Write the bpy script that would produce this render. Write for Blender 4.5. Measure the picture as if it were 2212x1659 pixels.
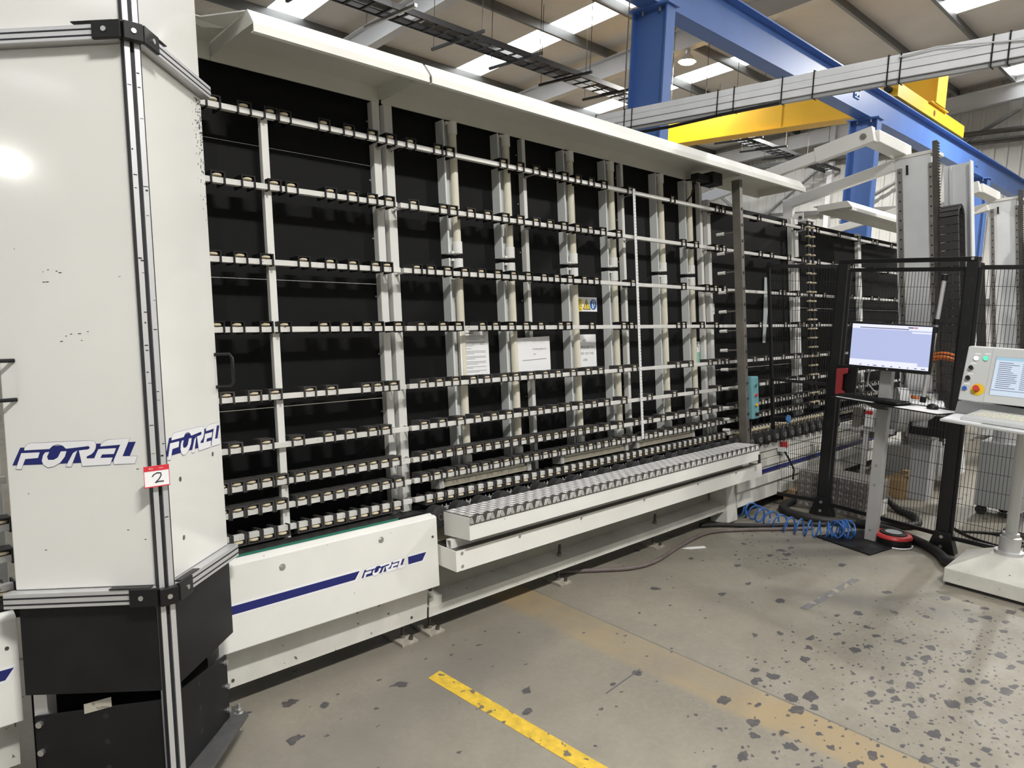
import bpy, bmesh, math, random
from mathutils import Matrix, Vector
random.seed(7)
for o in list(bpy.data.objects): bpy.data.objects.remove(o, do_unlink=True)
S = bpy.context.scene
COL = S.collection
R_ = math.radians

# ---------------------------------------------------------------- camera
cam_d = bpy.data.cameras.new('camera'); cam = bpy.data.objects.new('camera', cam_d); COL.objects.link(cam)
cam_d.sensor_fit = 'HORIZONTAL'; cam_d.sensor_width = 36.0; cam_d.lens = 1545.0/2212.0*36.0
cam_d.clip_start = 0.05; cam_d.clip_end = 200
RW = ((0.7171992, -0.05999129, 0.69428118), (-0.69598648, -0.11176545, 0.70930339), (0.03504463, -0.99192214, -0.12191122))
cam.matrix_world = Matrix(((RW[0][0], -RW[0][1], -RW[0][2], 0.0), (RW[1][0], -RW[1][1], -RW[1][2], 0.0), (RW[2][0], -RW[2][1], -RW[2][2], 1.65), (0, 0, 0, 1)))
S.camera = cam

# ---------------------------------------------------------------- world, exposure
wd = bpy.data.worlds.new('sky'); S.world = wd; wd.use_nodes = True
bg = wd.node_tree.nodes['Background']; bg.inputs[0].default_value = (0.75, 0.82, 0.9, 1); bg.inputs[1].default_value = 1.0
S.view_settings.view_transform = 'Standard'; S.view_settings.look = 'None'; S.view_settings.exposure = -0.27; S.view_settings.gamma = 1.0
S.view_settings.use_curve_mapping = False
SKYLIGHT = 7.0      # emission of the translucent roof lights
LAMP_W = 300.0      # power of each pendant lamp

# ---------------------------------------------------------------- helpers
class MB:
    """collects shapes; mapped by self.map into the parent's local space"""
    def __init__(s, off=(0, 0, 0), lean=False): s.v = []; s.f = []; s.off = off; s.lean = lean; s.sm = False
    def m(s, p):
        if s.lean: return (p[0]-s.off[0], -(p[1]-s.off[1]), p[2]-s.off[2])
        return (p[0]-s.off[0], p[1]-s.off[1], p[2]-s.off[2])
    def add(s, vs, fs):
        b = len(s.v); s.v += [s.m(p) for p in vs]; s.f += [tuple(i+b for i in f) for f in fs]; return s
    def box(s, x0, x1, y0, y1, z0, z1):
        return s.add([(x0,y0,z0),(x1,y0,z0),(x1,y1,z0),(x0,y1,z0),(x0,y0,z1),(x1,y0,z1),(x1,y1,z1),(x0,y1,z1)],
                     [(0,3,2,1),(4,5,6,7),(0,1,5,4),(1,2,6,5),(2,3,7,6),(3,0,4,7)])
    def quad(s, a, b, c, d): return s.add([a,b,c,d], [(0,1,2,3)])
    def poly(s, pts): return s.add(pts, [tuple(range(len(pts)))])
    def prism(s, pts, vec):
        n = len(pts); q = [tuple(p[i]+vec[i] for i in range(3)) for p in pts]
        fs = [tuple(range(n-1,-1,-1)), tuple(range(n,2*n))] + [(i,(i+1)%n,(i+1)%n+n,i+n) for i in range(n)]
        return s.add(list(pts)+q, fs)
    def beam(s, p0, p1, w, h, up=(0,0,1)):
        p0 = Vector(p0); p1 = Vector(p1); d = (p1-p0).normalized(); u = Vector(up); r = d.cross(u)
        if r.length < 1e-4: u = Vector((0,1,0)); r = d.cross(u)
        r.normalize(); u = r.cross(d).normalized(); r *= w/2; u *= h/2
        vs = [tuple(p+a) for p in (p0,p1) for a in (-r-u, r-u, r+u, -r+u)]
        return s.add(vs, [(0,3,2,1),(4,5,6,7),(0,1,5,4),(1,2,6,5),(2,3,7,6),(3,0,4,7)])
    def cyl(s, p0, p1, r, seg=12, r2=None, caps=True):
        p0 = Vector(p0); p1 = Vector(p1); d = (p1-p0).normalized(); r2 = r if r2 is None else r2
        a = d.orthogonal().normalized(); b = d.cross(a)
        vs = []
        for p, rr in ((p0, r), (p1, r2)):
            for i in range(seg):
                t = 2*math.pi*i/seg; vs.append(tuple(p+(a*math.cos(t)+b*math.sin(t))*rr))
        fs = [(i,(i+1)%seg,(i+1)%seg+seg,i+seg) for i in range(seg)]
        if caps: fs += [tuple(range(seg-1,-1,-1)), tuple(range(seg,2*seg))]
        s.sm = True
        return s.add(vs, fs)
    def tube(s, pts, r, seg=8, closed=False):
        pts = [Vector(p) for p in pts]; n = len(pts); vs = []; fs = []; prev = None
        for i, p in enumerate(pts):
            if closed: d = (pts[(i+1)%n]-pts[i-1]).normalized()
            else: d = (pts[min(i+1,n-1)]-pts[max(i-1,0)]).normalized()
            a = d.orthogonal().normalized() if prev is None else (prev-d*prev.dot(d)).normalized()
            prev = a; b = d.cross(a)
            for k in range(seg):
                t = 2*math.pi*k/seg; vs.append(tuple(p+(a*math.cos(t)+b*math.sin(t))*r))
        for i in range(n if closed else n-1):
            j = (i+1)%n
            for k in range(seg): fs.append((i*seg+k, i*seg+(k+1)%seg, j*seg+(k+1)%seg, j*seg+k))
        if not closed: fs += [tuple(range(seg-1,-1,-1)), tuple((n-1)*seg+k for k in range(seg))]
        s.sm = True
        return s.add(vs, fs)
    def lathe(s, c, prof, seg=20):
        """prof: list of (radius, height) about vertical axis at c"""
        vs = []; fs = []; n = len(prof)
        for r, hh in prof:
            for i in range(seg):
                t = 2*math.pi*i/seg; vs.append((c[0]+r*math.cos(t), c[1]+r*math.sin(t), c[2]+hh))
        for j in range(n-1):
            for i in range(seg): fs.append((j*seg+i, j*seg+(i+1)%seg, (j+1)*seg+(i+1)%seg, (j+1)*seg+i))
        fs += [tuple(range(seg-1,-1,-1)), tuple((n-1)*seg+i for i in range(seg))]
        s.sm = True
        return s.add(vs, fs)
    def mesh(s, name, mat=None):
        me = bpy.data.meshes.new(name); me.from_pydata(s.v, [], s.f)
        bm = bmesh.new(); bm.from_mesh(me); bmesh.ops.recalc_face_normals(bm, faces=bm.faces); bm.to_mesh(me); bm.free()
        if mat: me.materials.append(mat)
        if s.sm:
            for p in me.polygons: p.use_smooth = True
            me.set_sharp_from_angle(angle=R_(38))
        return me
def put(name, me, parent=None, loc=(0,0,0), rot=(0,0,0)):
    o = bpy.data.objects.new(name, me); COL.objects.link(o); o.parent = parent; o.location = loc; o.rotation_euler = rot; return o
def part(parent, name, mb, mat, bevel=0.0):
    o = put(name, mb.mesh(name, mat), parent)
    if bevel:
        b = o.modifiers.new('bevel', 'BEVEL'); b.width = bevel; b.segments = 2; b.limit_method = 'ANGLE'; b.angle_limit = R_(40)
    return o
def tag(o, label, cat, group=None):
    o['label'] = label; o['category'] = cat
    if group: o['group'] = group
    return o
def thing(name, label, cat, loc=(0,0,0), rot=(0,0,0), group=None):
    o = bpy.data.objects.new(name, None); COL.objects.link(o); o.location = loc; o.rotation_euler = rot; o.empty_display_size = 0.05
    return tag(o, label, cat, group)
def struct(name, mb, mat):
    o = put(name, mb.mesh(name, mat)); o['kind'] = 'structure'; return o
# the leaning machine frame: X along the line, n out of the wall towards the aisle, w up the slope
LEAN = R_(6.5); MY0 = 2.752
def W(X, n, w): return (X, MY0 + w*math.sin(LEAN) - n*math.cos(LEAN), w*math.cos(LEAN) + n*math.sin(LEAN))
def lthing(name, label, cat, X, n, w, group=None): return thing(name, label, cat, W(X, n, w), (-LEAN, 0, 0), group)
def L(X, n, w): return MB((X, n, w), True)
def text_mesh(body, size, mat, align='CENTER', extrude=0.0, shear=0.0, space=1.0):
    cu = bpy.data.curves.new('t', 'FONT'); cu.body = body; cu.size = size; cu.align_x = align; cu.align_y = 'CENTER'; cu.extrude = extrude
    cu.resolution_u = 3; cu.shear = shear; cu.space_line = space
    o = bpy.data.objects.new('t', cu); COL.objects.link(o)
    dg = bpy.context.evaluated_depsgraph_get(); me = bpy.data.meshes.new_from_object(o.evaluated_get(dg))
    bpy.data.objects.remove(o, do_unlink=True); bpy.data.curves.remove(cu)
    me.materials.clear(); me.materials.append(mat); return me

# ---------------------------------------------------------------- materials
MATS = {}
def mat(name, col, rough=0.5, metal=0.0, noise=0.0, nscale=6.0, bump=0.0, bscale=60.0, dirt=None, emit=None, es=0.0, alpha=None, trans=0.0, coat=0.0, spec=None):
    if name in MATS: return MATS[name]
    m = bpy.data.materials.new(name); m.use_nodes = True; MATS[name] = m
    nt = m.node_tree; b = nt.nodes['Principled BSDF']; N = nt.nodes.new; K = nt.links.new
    b.inputs['Base Color'].default_value = (*col, 1); b.inputs['Roughness'].default_value = rough; b.inputs['Metallic'].default_value = metal
    if coat: b.inputs['Coat Weight'].default_value = coat; b.inputs['Coat Roughness'].default_value = 0.05
    if spec is not None: b.inputs['Specular IOR Level'].default_value = spec
    if trans: b.inputs['Transmission Weight'].default_value = trans
    if alpha is not None: b.inputs['Alpha'].default_value = alpha
    if emit: b.inputs['Emission Color'].default_value = (*emit, 1); b.inputs['Emission Strength'].default_value = es
    if noise or bump or dirt:
        tc = N('ShaderNodeTexCoord')
    if noise or dirt:
        n1 = N('ShaderNodeTexNoise'); n1.inputs['Scale'].default_value = nscale; n1.inputs['Detail'].default_value = 6; K(tc.outputs['Object'], n1.inputs['Vector'])
        rp = N('ShaderNodeMapRange'); rp.inputs[1].default_value = 0.3; rp.inputs[2].default_value = 0.7; rp.inputs[3].default_value = 1-noise; rp.inputs[4].default_value = 1+noise*0.6
        K(n1.outputs['Fac'], rp.inputs[0])
        mx = N('ShaderNodeMix'); mx.data_type = 'RGBA'; mx.blend_type = 'MULTIPLY'; mx.inputs[0].default_value = 1
        mx.inputs[6].default_value = (*col, 1); K(rp.outputs[0], mx.inputs[7]); last = mx.outputs[2]
        if dirt:   # small dark chips and scuffs
            n2 = N('ShaderNodeTexNoise'); n2.inputs['Scale'].default_value = dirt[1]; n2.inputs['Detail'].default_value = 3; K(tc.outputs['Object'], n2.inputs['Vector'])
            r2 = N('ShaderNodeMapRange'); r2.inputs[1].default_value = dirt[0]; r2.inputs[2].default_value = dirt[0]+0.03; K(n2.outputs['Fac'], r2.inputs[0])
            m2 = N('ShaderNodeMix'); m2.data_type = 'RGBA'; K(r2.outputs[0], m2.inputs[0]); K(last, m2.inputs[6]); m2.inputs[7].default_value = (*dirt[2], 1); last = m2.outputs[2]
        K(last, b.inputs['Base Color'])
    if bump:
        n3 = N('ShaderNodeTexNoise'); n3.inputs['Scale'].default_value = bscale; n3.inputs['Detail'].default_value = 4; K(tc.outputs['Object'], n3.inputs['Vector'])
        bp = N('ShaderNodeBump'); bp.inputs['Strength'].default_value = bump; bp.inputs['Distance'].default_value = 0.002; K(n3.outputs['Fac'], bp.inputs['Height']); K(bp.outputs[0], b.inputs['Normal'])
    return m
WHITE = mat('white_paint', (0.80,0.79,0.75), 0.38, noise=0.05, nscale=3)
WHITEG = mat('white_gloss_door', (0.77,0.765,0.735), 0.10, noise=0.03, nscale=2.5, bump=0.02, bscale=14, dirt=(0.765, 26, (0.12,0.11,0.10)))
WHITED = mat('white_scuffed', (0.78,0.775,0.74), 0.42, noise=0.06, nscale=4, dirt=(0.735, 42, (0.16,0.15,0.13)))
WHITEF = mat('white_grimy', (0.70,0.69,0.64), 0.5, noise=0.16, nscale=5, dirt=(0.70, 38, (0.14,0.13,0.11)))
CREAM = mat('cream_body', (0.66,0.65,0.60), 0.4, noise=0.04)
BLACKP = mat('black_board', (0.0055,0.0055,0.0058), 0.65, noise=0.2, nscale=5, spec=0.18)
BLACK = mat('black_plastic', (0.009,0.009,0.009), 0.4, spec=0.35)
BLACKM = mat('black_metal', (0.012,0.012,0.013), 0.42)
DARKPL = mat('dark_plate', (0.010,0.010,0.0115), 0.5, noise=0.35, nscale=7, spec=0.3)
DUSTY = mat('dusty_plastic', (0.045,0.043,0.04), 0.7, noise=0.3, nscale=30)
WHEEL = mat('cream_wheel', (0.62,0.54,0.38), 0.45)
ALU = mat('aluminium', (0.62,0.62,0.63), 0.32, metal=0.85, noise=0.05)
TRUNKM = mat('trunk_silver', (0.80,0.81,0.835), 0.35, metal=0.15, noise=0.06, nscale=5)
ALUS = mat('aluminium_satin', (0.66,0.66,0.67), 0.42, metal=0.55)
STEEL = mat('steel', (0.32,0.30,0.27), 0.42, metal=0.8, noise=0.2, nscale=9)
STEELD = mat('dark_steel', (0.12,0.11,0.10), 0.5, metal=0.7, noise=0.2)
ZINC = mat('zinc', (0.60,0.60,0.59), 0.35, metal=0.9)
RUBBER = mat('rubber', (0.016,0.016,0.017), 0.75)
BLUEP = mat('blue_crane_paint', (0.085,0.185,0.50), 0.42, noise=0.08, nscale=2)
YELP = mat('yellow_crane_paint', (0.80,0.46,0.012), 0.45, noise=0.05, nscale=2)
NAVY = mat('navy_vinyl', (0.012,0.018,0.145), 0.35)
DECALW = mat('white_vinyl', (0.84,0.84,0.86), 0.4)
INK = mat('ink', (0.012,0.012,0.014), 0.6)
INKB = mat('ink_blue', (0.03,0.05,0.16), 0.6)
PAPER = mat('paper', (0.83,0.83,0.84), 0.6)
RED = mat('red_plastic', (0.55,0.035,0.035), 0.4)
REDT = mat('red_card', (0.62,0.03,0.045), 0.45)
GREY = mat('grey_paint', (0.38,0.39,0.40), 0.45)
LGREY = mat('light_grey_paint', (0.60,0.61,0.61), 0.42, noise=0.05)
ROBOT = mat('robot_grey_white', (0.78,0.80,0.815), 0.4, noise=0.08, nscale=3)
GALV = mat('galvanised', (0.30,0.305,0.30), 0.42, metal=0.6, noise=0.25, nscale=3)

# ---------------------------------------------------------------- large structure
def floor_mat():
    m = bpy.data.materials.new('concrete_floor'); m.use_nodes = True; nt = m.node_tree; N = nt.nodes.new; K = nt.links.new
    b = nt.nodes['Principled BSDF']; tc = N('ShaderNodeTexCoord'); P = tc.outputs['Object']
    def noise(scale, detail=6, rough=0.55, dist=0.0, vec=None):
        n = N('ShaderNodeTexNoise'); n.inputs['Scale'].default_value = scale; n.inputs['Detail'].default_value = detail; n.inputs['Roughness'].default_value = rough; n.inputs['Distortion'].default_value = dist
        K(vec or P, n.inputs['Vector']); return n.outputs['Fac']
    def rng(v, a, b_, c=0.0, d=1.0):
        r = N('ShaderNodeMapRange'); r.inputs[1].default_value = a; r.inputs[2].default_value = b_; r.inputs[3].default_value = c; r.inputs[4].default_value = d; K(v, r.inputs[0]); return r.outputs[0]
    def math_(op, a, b_=None):
        x = N('ShaderNodeMath'); x.operation = op
        for i, q in enumerate((a, b_)):
            if q is None: continue
            if isinstance(q, (int, float)): x.inputs[i].default_value = q
            else: K(q, x.inputs[i])
        return x.outputs[0]
    def mix(f, a, b_):
        x = N('ShaderNodeMix'); x.data_type = 'RGBA'
        for i, q in ((0, f), (6, a), (7, b_)):
            if isinstance(q, tuple): x.inputs[i].default_value = (*q, 1)
            elif isinstance(q, float): x.inputs[i].default_value = q
            else: K(q, x.inputs[i])
        return x.outputs[2]
    sp = N('ShaderNodeSeparateXYZ'); K(P, sp.inputs[0]); X, Y = sp.outputs[0], sp.outputs[1]
    base = mix(rng(noise(1.1), 0.32, 0.68), (0.21,0.192,0.156), (0.285,0.261,0.212))
    base = mix(rng(noise(7, 8, 0.65), 0.4, 0.75, 0.0, 0.6), base, (0.195,0.177,0.143))
    base = mix(rng(noise(42, 4), 0.45, 0.8, 0.0, 0.35), base, (0.34,0.31,0.25))
    # ochre strip of old paint between the two saw cuts
    wob = math_('MULTIPLY', math_('SUBTRACT', noise(3, 3), 0.5), 0.14)
    xs = math_('ADD', X, wob)
    band = math_('MULTIPLY', rng(xs, 2.55, 2.61), rng(X, 2.835, 2.825))
    band = math_('MULTIPLY', band, rng(noise(2.0, 5), 0.3, 0.6, 0.25, 0.95))
    base = mix(band, base, (0.33,0.25,0.14))
    joint = math_('MULTIPLY', rng(math_('ABSOLUTE', math_('SUBTRACT', math_('ADD', X, math_('MULTIPLY', math_('SUBTRACT', noise(20), 0.5), 0.006)), 2.835)), 0.0, 0.007, 1.0, 0.0), rng(noise(2.2), 0.30, 0.5, 0.35, 0.95))
    base = mix(joint, base, (0.085,0.085,0.085))
    # worn grey zone near the feet of the machine and under the cabinet
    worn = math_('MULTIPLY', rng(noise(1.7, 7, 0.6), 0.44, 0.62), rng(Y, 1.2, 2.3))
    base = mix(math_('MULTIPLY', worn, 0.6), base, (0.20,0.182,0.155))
    def blot(cx, cy, ux, uy, la, lb, col, amt, base):
        dx = math_('SUBTRACT', X, cx); dy = math_('SUBTRACT', Y, cy)
        a_ = math_('DIVIDE', math_('ADD', math_('MULTIPLY', dx, ux), math_('MULTIPLY', dy, uy)), la); b_ = math_('DIVIDE', math_('SUBTRACT', math_('MULTIPLY', dx, uy), math_('MULTIPLY', dy, ux)), lb)
        d_ = math_('ADD', math_('SQRT', math_('ADD', math_('MULTIPLY', a_, a_), math_('MULTIPLY', b_, b_))), math_('MULTIPLY', math_('SUBTRACT', noise(5), 0.5), 0.9))
        return mix(rng(d_, 0.35, 1.1, amt, 0.0), base, col)
    base = blot(4.25, 1.25, 0.55, -0.835, 0.75, 0.16, (0.17,0.155,0.135), 0.75, base)
    base = blot(4.85, 1.9, 0.8, -0.6, 0.75, 0.45, (0.17,0.155,0.135), 0.6, base)
    base = blot(1.95, 2.25, 1.0, 0.1, 0.9, 0.22, (0.16,0.145,0.13), 0.65, base)
    base = blot(1.2, 1.95, 0.9, 0.4, 0.5, 0.35, (0.18,0.165,0.145), 0.6, base)
    # black spots of sealant trodden into the floor
    def spots(scale, rmin, rmax, prob, seed):
        mp = N('ShaderNodeMapping'); mp.inputs['Location'].default_value = (seed, seed*1.7, 0); K(P, mp.inputs[0])
        dn = N('ShaderNodeTexNoise'); dn.inputs['Scale'].default_value = scale*3.0; K(mp.outputs[0], dn.inputs['Vector'])
        vm = N('ShaderNodeVectorMath'); vm.operation = 'MULTIPLY_ADD'; K(dn.outputs['Color'], vm.inputs[0]); vm.inputs[1].default_value = (0.42/scale,)*3; K(mp.outputs[0], vm.inputs[2])
        sc = N('ShaderNodeMapping'); sc.inputs['Scale'].default_value = (1.0, 1.55, 1); sc.inputs['Rotation'].default_value = (0,0,0.6); K(vm.outputs[0], sc.inputs[0])
        vo = N('ShaderNodeTexVoronoi'); vo.voronoi_dimensions = '2D'; vo.inputs['Scale'].default_value = scale; K(sc.outputs[0], vo.inputs['Vector'])
        cs = N('ShaderNodeSeparateColor'); K(vo.outputs['Color'], cs.inputs[0])
        rad = rng(cs.outputs[0], 0, 1, rmin, rmax)
        hit = rng(math_('SUBTRACT', vo.outputs['Distance'], rad), -0.02, 0.02, 1.0, 0.0)
        on = math_('LESS_THAN', cs.outputs[1], prob)
        return math_('MULTIPLY', hit, on)
    # they gather around the point where the operator works
    ex = math_('DIVIDE', math_('SUBTRACT', X, 3.35), 1.2); ey = math_('DIVIDE', math_('SUBTRACT', Y, 0.55), 0.72)
    dist = math_('SQRT', math_('ADD', math_('MULTIPLY', ex, ex), math_('MULTIPLY', ey, ey)))
    dense = rng(dist, 0.3, 1.5, 0.85, 0.03)
    ex2 = math_('DIVIDE', math_('SUBTRACT', X, 4.6), 0.55); ey2 = math_('DIVIDE', math_('SUBTRACT', Y, 2.05), 0.35)
    d2 = math_('SQRT', math_('ADD', math_('MULTIPLY', ex2, ex2), math_('MULTIPLY', ey2, ey2)))
    dense = math_('MAXIMUM', dense, rng(d2, 0.2, 1.3, 0.38, 0.0))
    sA = spots(8.5, 0.05, 0.36, dense, 3.1); sB = spots(24.0, 0.04, 0.28, math_('MULTIPLY', dense, 0.7), 11.3); sC = spots(5.0, 0.03, 0.13, math_('ADD', math_('MULTIPLY', dense, 0.3), 0.05), 23.9)
    sp_all = math_('MULTIPLY', math_('MAXIMUM', math_('MAXIMUM', sA, sB), sC), rng(noise(30, 3), 0.25, 0.5, 0.75, 0.97))
    base = mix(sp_all, base, (0.068,0.064,0.068))
    K(base, b.inputs['Base Color'])
    K(rng(noise(4), 0.3, 0.7, 0.42, 0.62), b.inputs['Roughness'])
    bp = N('ShaderNodeBump'); bp.inputs['Strength'].default_value = 0.25; bp.inputs['Distance'].default_value = 0.003; K(noise(60, 5), bp.inputs['Height']); K(bp.outputs[0], b.inputs['Normal'])
    return m
X0, X1, YB, YF = -23.0, 24.2, 15.5, -18.0
struct('floor', MB().box(X0, X1, YF, YB, -0.2, 0.0), floor_mat())
RIDGE = -2.0
def roofz(y): return 8.65 + 0.0998*2.0 - 0.0998*abs(y-RIDGE)
LINER = mat('roof_liner', (0.78,0.735,0.69), 0.7, noise=0.06, nscale=1.0)
def liner_lines(m):
    nt = m.node_tree; N = nt.nodes.new; K = nt.links.new; b = nt.nodes['Principled BSDF']
    tc = N('ShaderNodeTexCoord'); wv = N('ShaderNodeTexWave'); wv.bands_direction = 'X'; wv.inputs['Scale'].default_value = 3.2; wv.inputs['Distortion'].default_value = 0
    K(tc.outputs['Object'], wv.inputs['Vector']); bp = N('ShaderNodeBump'); bp.inputs['Strength'].default_value = 0.35; bp.inputs['Distance'].default_value = 0.01
    K(wv.outputs['Fac'], bp.inputs['Height']); K(bp.outputs[0], b.inputs['Normal'])
liner_lines(LINER)
low_sky = [(-17.6,-16.8), (-12.7,-11.9), (-7.8,-7.0), (-2.9,-2.1), (2.0,2.8), (6.88,7.66), (11.8,12.6), (16.65,17.42), (21.5,22.3)]
high_sky = [(-19.0,-16.7), (-12.2,-11.3), (-7.3,-6.4), (-2.4,-1.5), (2.5,3.4), (7.5,8.4), (12.5,13.4), (17.45,18.35), (23.1,24.0)]
ybands = [(YF,-17.5,None), (-17.5,-12.0,'l'), (-12.0,-7.6,None), (-7.6,-2.5,'h'), (-2.5,RIDGE,None), (RIDGE,-1.5,None), (-1.5,5.3,'h'), (5.3,9.3,None), (9.3,14.95,'l'), (14.95,YB,None)]
ceil_mb = MB(); panes = []
for ya, yb, kd in ybands:
    sk = low_sky if kd == 'l' else high_sky if kd == 'h' else []
    xs = [X0] + [q for s_ in sk for q in s_] + [X1]
    for i in range(len(xs)-1):
        q = [(xs[i],ya,roofz(ya)), (xs[i+1],ya,roofz(ya)), (xs[i+1],yb,roofz(yb)), (xs[i],yb,roofz(yb))]
        if i % 2 and kd: panes.append(q)
        else: ceil_mb.prism([(p[0],p[1],p[2]+0.08) for p in q], (0,0,-0.08))
ceiling = struct('ceiling', ceil_mb, LINER)
SKY = mat('skylight_sheet', (0.9,0.9,0.9), 0.6, emit=(0.93,0.97,1.0), es=SKYLIGHT)
for q in panes:
    part(ceiling, 'skylight_pane', MB().prism([(p[0],p[1],p[2]+0.06) for p in q], (0,0,-0.02)), SKY)
# cold rolled purlins along the building
PURL = mat('purlin_steel', (0.17,0.17,0.165), 0.4, metal=0.35, noise=0.15, nscale=2)
for y in (14.42,12.85,11.28,9.7,8.1,6.6,5.25,3.7,2.1,0.5,-1.2,-2.8,-4.6,-6.2,-7.8,-9.4,-11.0,-12.6,-14.2,-15.8):
    z = roofz(y); mb = MB()
    mb.box(X0, X1, y-0.004, y+0.004, z-0.22, z); mb.box(X0, X1, y-0.075, y-0.004, z-0.228, z-0.216); mb.box(X0, X1, y+0.004, y+0.075, z-0.012, z)
    mb.box(X0, X1, y-0.079, y-0.071, z-0.228, z-0.195)
    part(ceiling, 'purlin', mb, PURL)
RAFT = mat('rafter_paint', (0.70,0.70,0.71), 0.5, noise=0.06, nscale=1.5)
for x in (-22.0,-16.9,-11.8,-6.7,-1.6,3.5,8.6,13.85,20.4,23.9):
    for ya, yb in ((RIDGE, YB), (YF, RIDGE)):
        mb = MB(); za, zb = roofz(ya)-0.23, roofz(yb)-0.23
        mb.prism([(x-0.008,ya,za-0.45),(x-0.008,yb,zb-0.45),(x-0.008,yb,zb),(x-0.008,ya,za)], (0.016,0,0))
        for dz in (0.0, -0.435): mb.prism([(x-0.11,ya,za+dz-0.018),(x-0.11,yb,zb+dz-0.018),(x-0.11,yb,zb+dz),(x-0.11,ya,za+dz)], (0.22,0,0))
        part(ceiling, 'rafter', mb, RAFT)
# tubular bracing struts between the rafters
for x, y in ((13.85,9.7),(20.4,9.7),(8.6,9.7),(20.4,5.25),(13.85,5.25)):
    z = roofz(y)-0.25
    part(ceiling, 'brace', MB().cyl((x+0.05,y,z-0.40),(x+0.65,y,z+0.03),0.022,8), RAFT)
CLAD = mat('wall_cladding', (0.64,0.635,0.61), 0.55, noise=0.05, nscale=0.8)
def ribbed_wall(name, u0, u1, fixed, axis, ztop, sgn, pitch=0.32):
    mb = MB(); n = int((u1-u0)/pitch)
    for i in range(n+1):
        a = u0+i*pitch
        seg = [(a, 0), (a+pitch*0.60, 0), (a+pitch*0.68, 0.035), (a+pitch*0.92, 0.035), (a+pitch, 0)]
        for (p, dp), (q, dq) in zip(seg[:-1], seg[1:]):
            if p >= u1: break
            q = min(q, u1)
            def pt(u, d, z): return (fixed+sgn*d, u, z) if axis == 'X' else (u, fixed+sgn*d, z)
            mb.quad(pt(p,dp,0), pt(q,dq,0), pt(q,dq,ztop(q)), pt(p,dp,ztop(p)))
    return struct(name, mb, CLAD)
wall_end = ribbed_wall('wall_end', YF, YB, X1, 'X', roofz, -1)
wall_back = ribbed_wall('wall_back', X0, X1, YB, 'Y', lambda u: roofz(YB), -1)
struct('wall_front', MB().box(X0, X1, YF-0.1, YF, 0, roofz(YF)), CLAD)
struct('wall_near', MB().box(X0-0.1, X0, YF, YB, 0, 9.0), CLAD)
for z in (2.0, 4.75, 6.45):
    mb = MB(); mb.box(X1-0.24, X1-0.05, YF, YB, z-0.012, z); mb.box(X1-0.25, X1-0.235, YF, YB, z-0.07, z+0.05)
    part(wall_end, 'girt', mb, PURL)
for y in (15.2, 10.0, 4.6, -1.0, -6.4):
    part(wall_end, 'gable_post', MB().box(X1-0.42, X1-0.24, y-0.08, y+0.08, 0, roofz(y)-0.25), RAFT)
for (ya,za),(yb,zb) in (((14.9,2.5),(10.2,6.3)),((10.2,2.5),(14.9,6.3)),((9.6,4.6),(5.0,7.2))):
    part(wall_end, 'brace', MB().cyl((X1-0.32,ya,za),(X1-0.32,yb,zb),0.055,8), GALV)
# pipe run along the end wall
part(wall_end, 'pipe', MB().cyl((X1-0.5,4.2,6.35),(X1-0.5,11.0,6.35),0.05,8), STEELD)
part(wall_end, 'pipe', MB().cyl((X1-0.55,-2.0,6.62),(X1-0.55,7.4,6.62),0.07,8), STEELD)

# ---------------------------------------------------------------- pendant lamps
GLOW = mat('lamp_glow', (1,1,1), 0.5, emit=(1.0,0.93,0.80), es=60.0)
def pendant(x, y, z, label, power, drop, length=0.0):
    t = thing('pendant_lamp', label, 'lamp', (x, y, z+drop), group='pendant high bay lamps')
    o = (x, y, z+drop)
    part(t, 'cord', MB(o).tube([(x,y,z+drop),(x+0.015,y,z+drop*0.6),(x-0.01,y,z+drop*0.3),(x,y,z+0.26)], 0.006, 6), BLACKM)
    part(t, 'housing', MB(o).lathe((x,y,z), [(0.05,0.26),(0.06,0.16),(0.10,0.12),(0.19,0.02),(0.20,0.0),(0.18,0.0)], 24), ALUS)
    part(t, 'lens', MB(o).lathe((x,y,z), [(0.17,0.0),(0.15,-0.03),(0.08,-0.05),(0.01,-0.055)], 24), GLOW)
    ld = bpy.data.lights.new('lamp_light', 'AREA'); ld.shape = 'DISK'; ld.size = 0.36; ld.energy = power; ld.color = (1.0,0.975,0.93)
    if length: ld.shape = 'RECTANGLE'; ld.size = length; ld.size_y = 0.3; part(t, 'linear_housing', MB(o).box(x-length/2,x+length/2,y-0.16,y+0.16,z+0.03,z+0.10), ALUS)
    lo = bpy.data.objects.new('lamp_light', ld); COL.objects.link(lo); lo.parent = t; lo.location = (0,0,-drop-0.07)
pendant(13.85, 9.1, 6.80, 'glowing pendant lamp on a cord beside the blue crane column', LAMP_W*0.8, 0.6)
pendant(0.55, -1.6, 6.1, 'pendant lamp over the aisle in front of the roller wall', LAMP_W*1.75, 1.9, 1.2)
pendant(-15.8, 0.23, 6.36, 'pendant lamp far down the hall behind the camera', LAMP_W*0.6, 2.0)
pendant(9.5, -1.6, 6.1, 'pendant lamp over the aisle beyond the fence', LAMP_W*1.5, 1.9)
pendant(15.5, 2.0, 6.6, 'pendant lamp over the far end of the line', LAMP_W*1.8, 1.2)
pendant(20.4, 8.5, 6.7, 'added pendant lamp brightening the far end wall', LAMP_W*1.5, 0.6)  # extra lamp added to lift the end wall, no such source seen
pendant(7.5, 7.6, 6.6, 'pendant lamp behind the roller wall', LAMP_W, 0.9)

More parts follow.
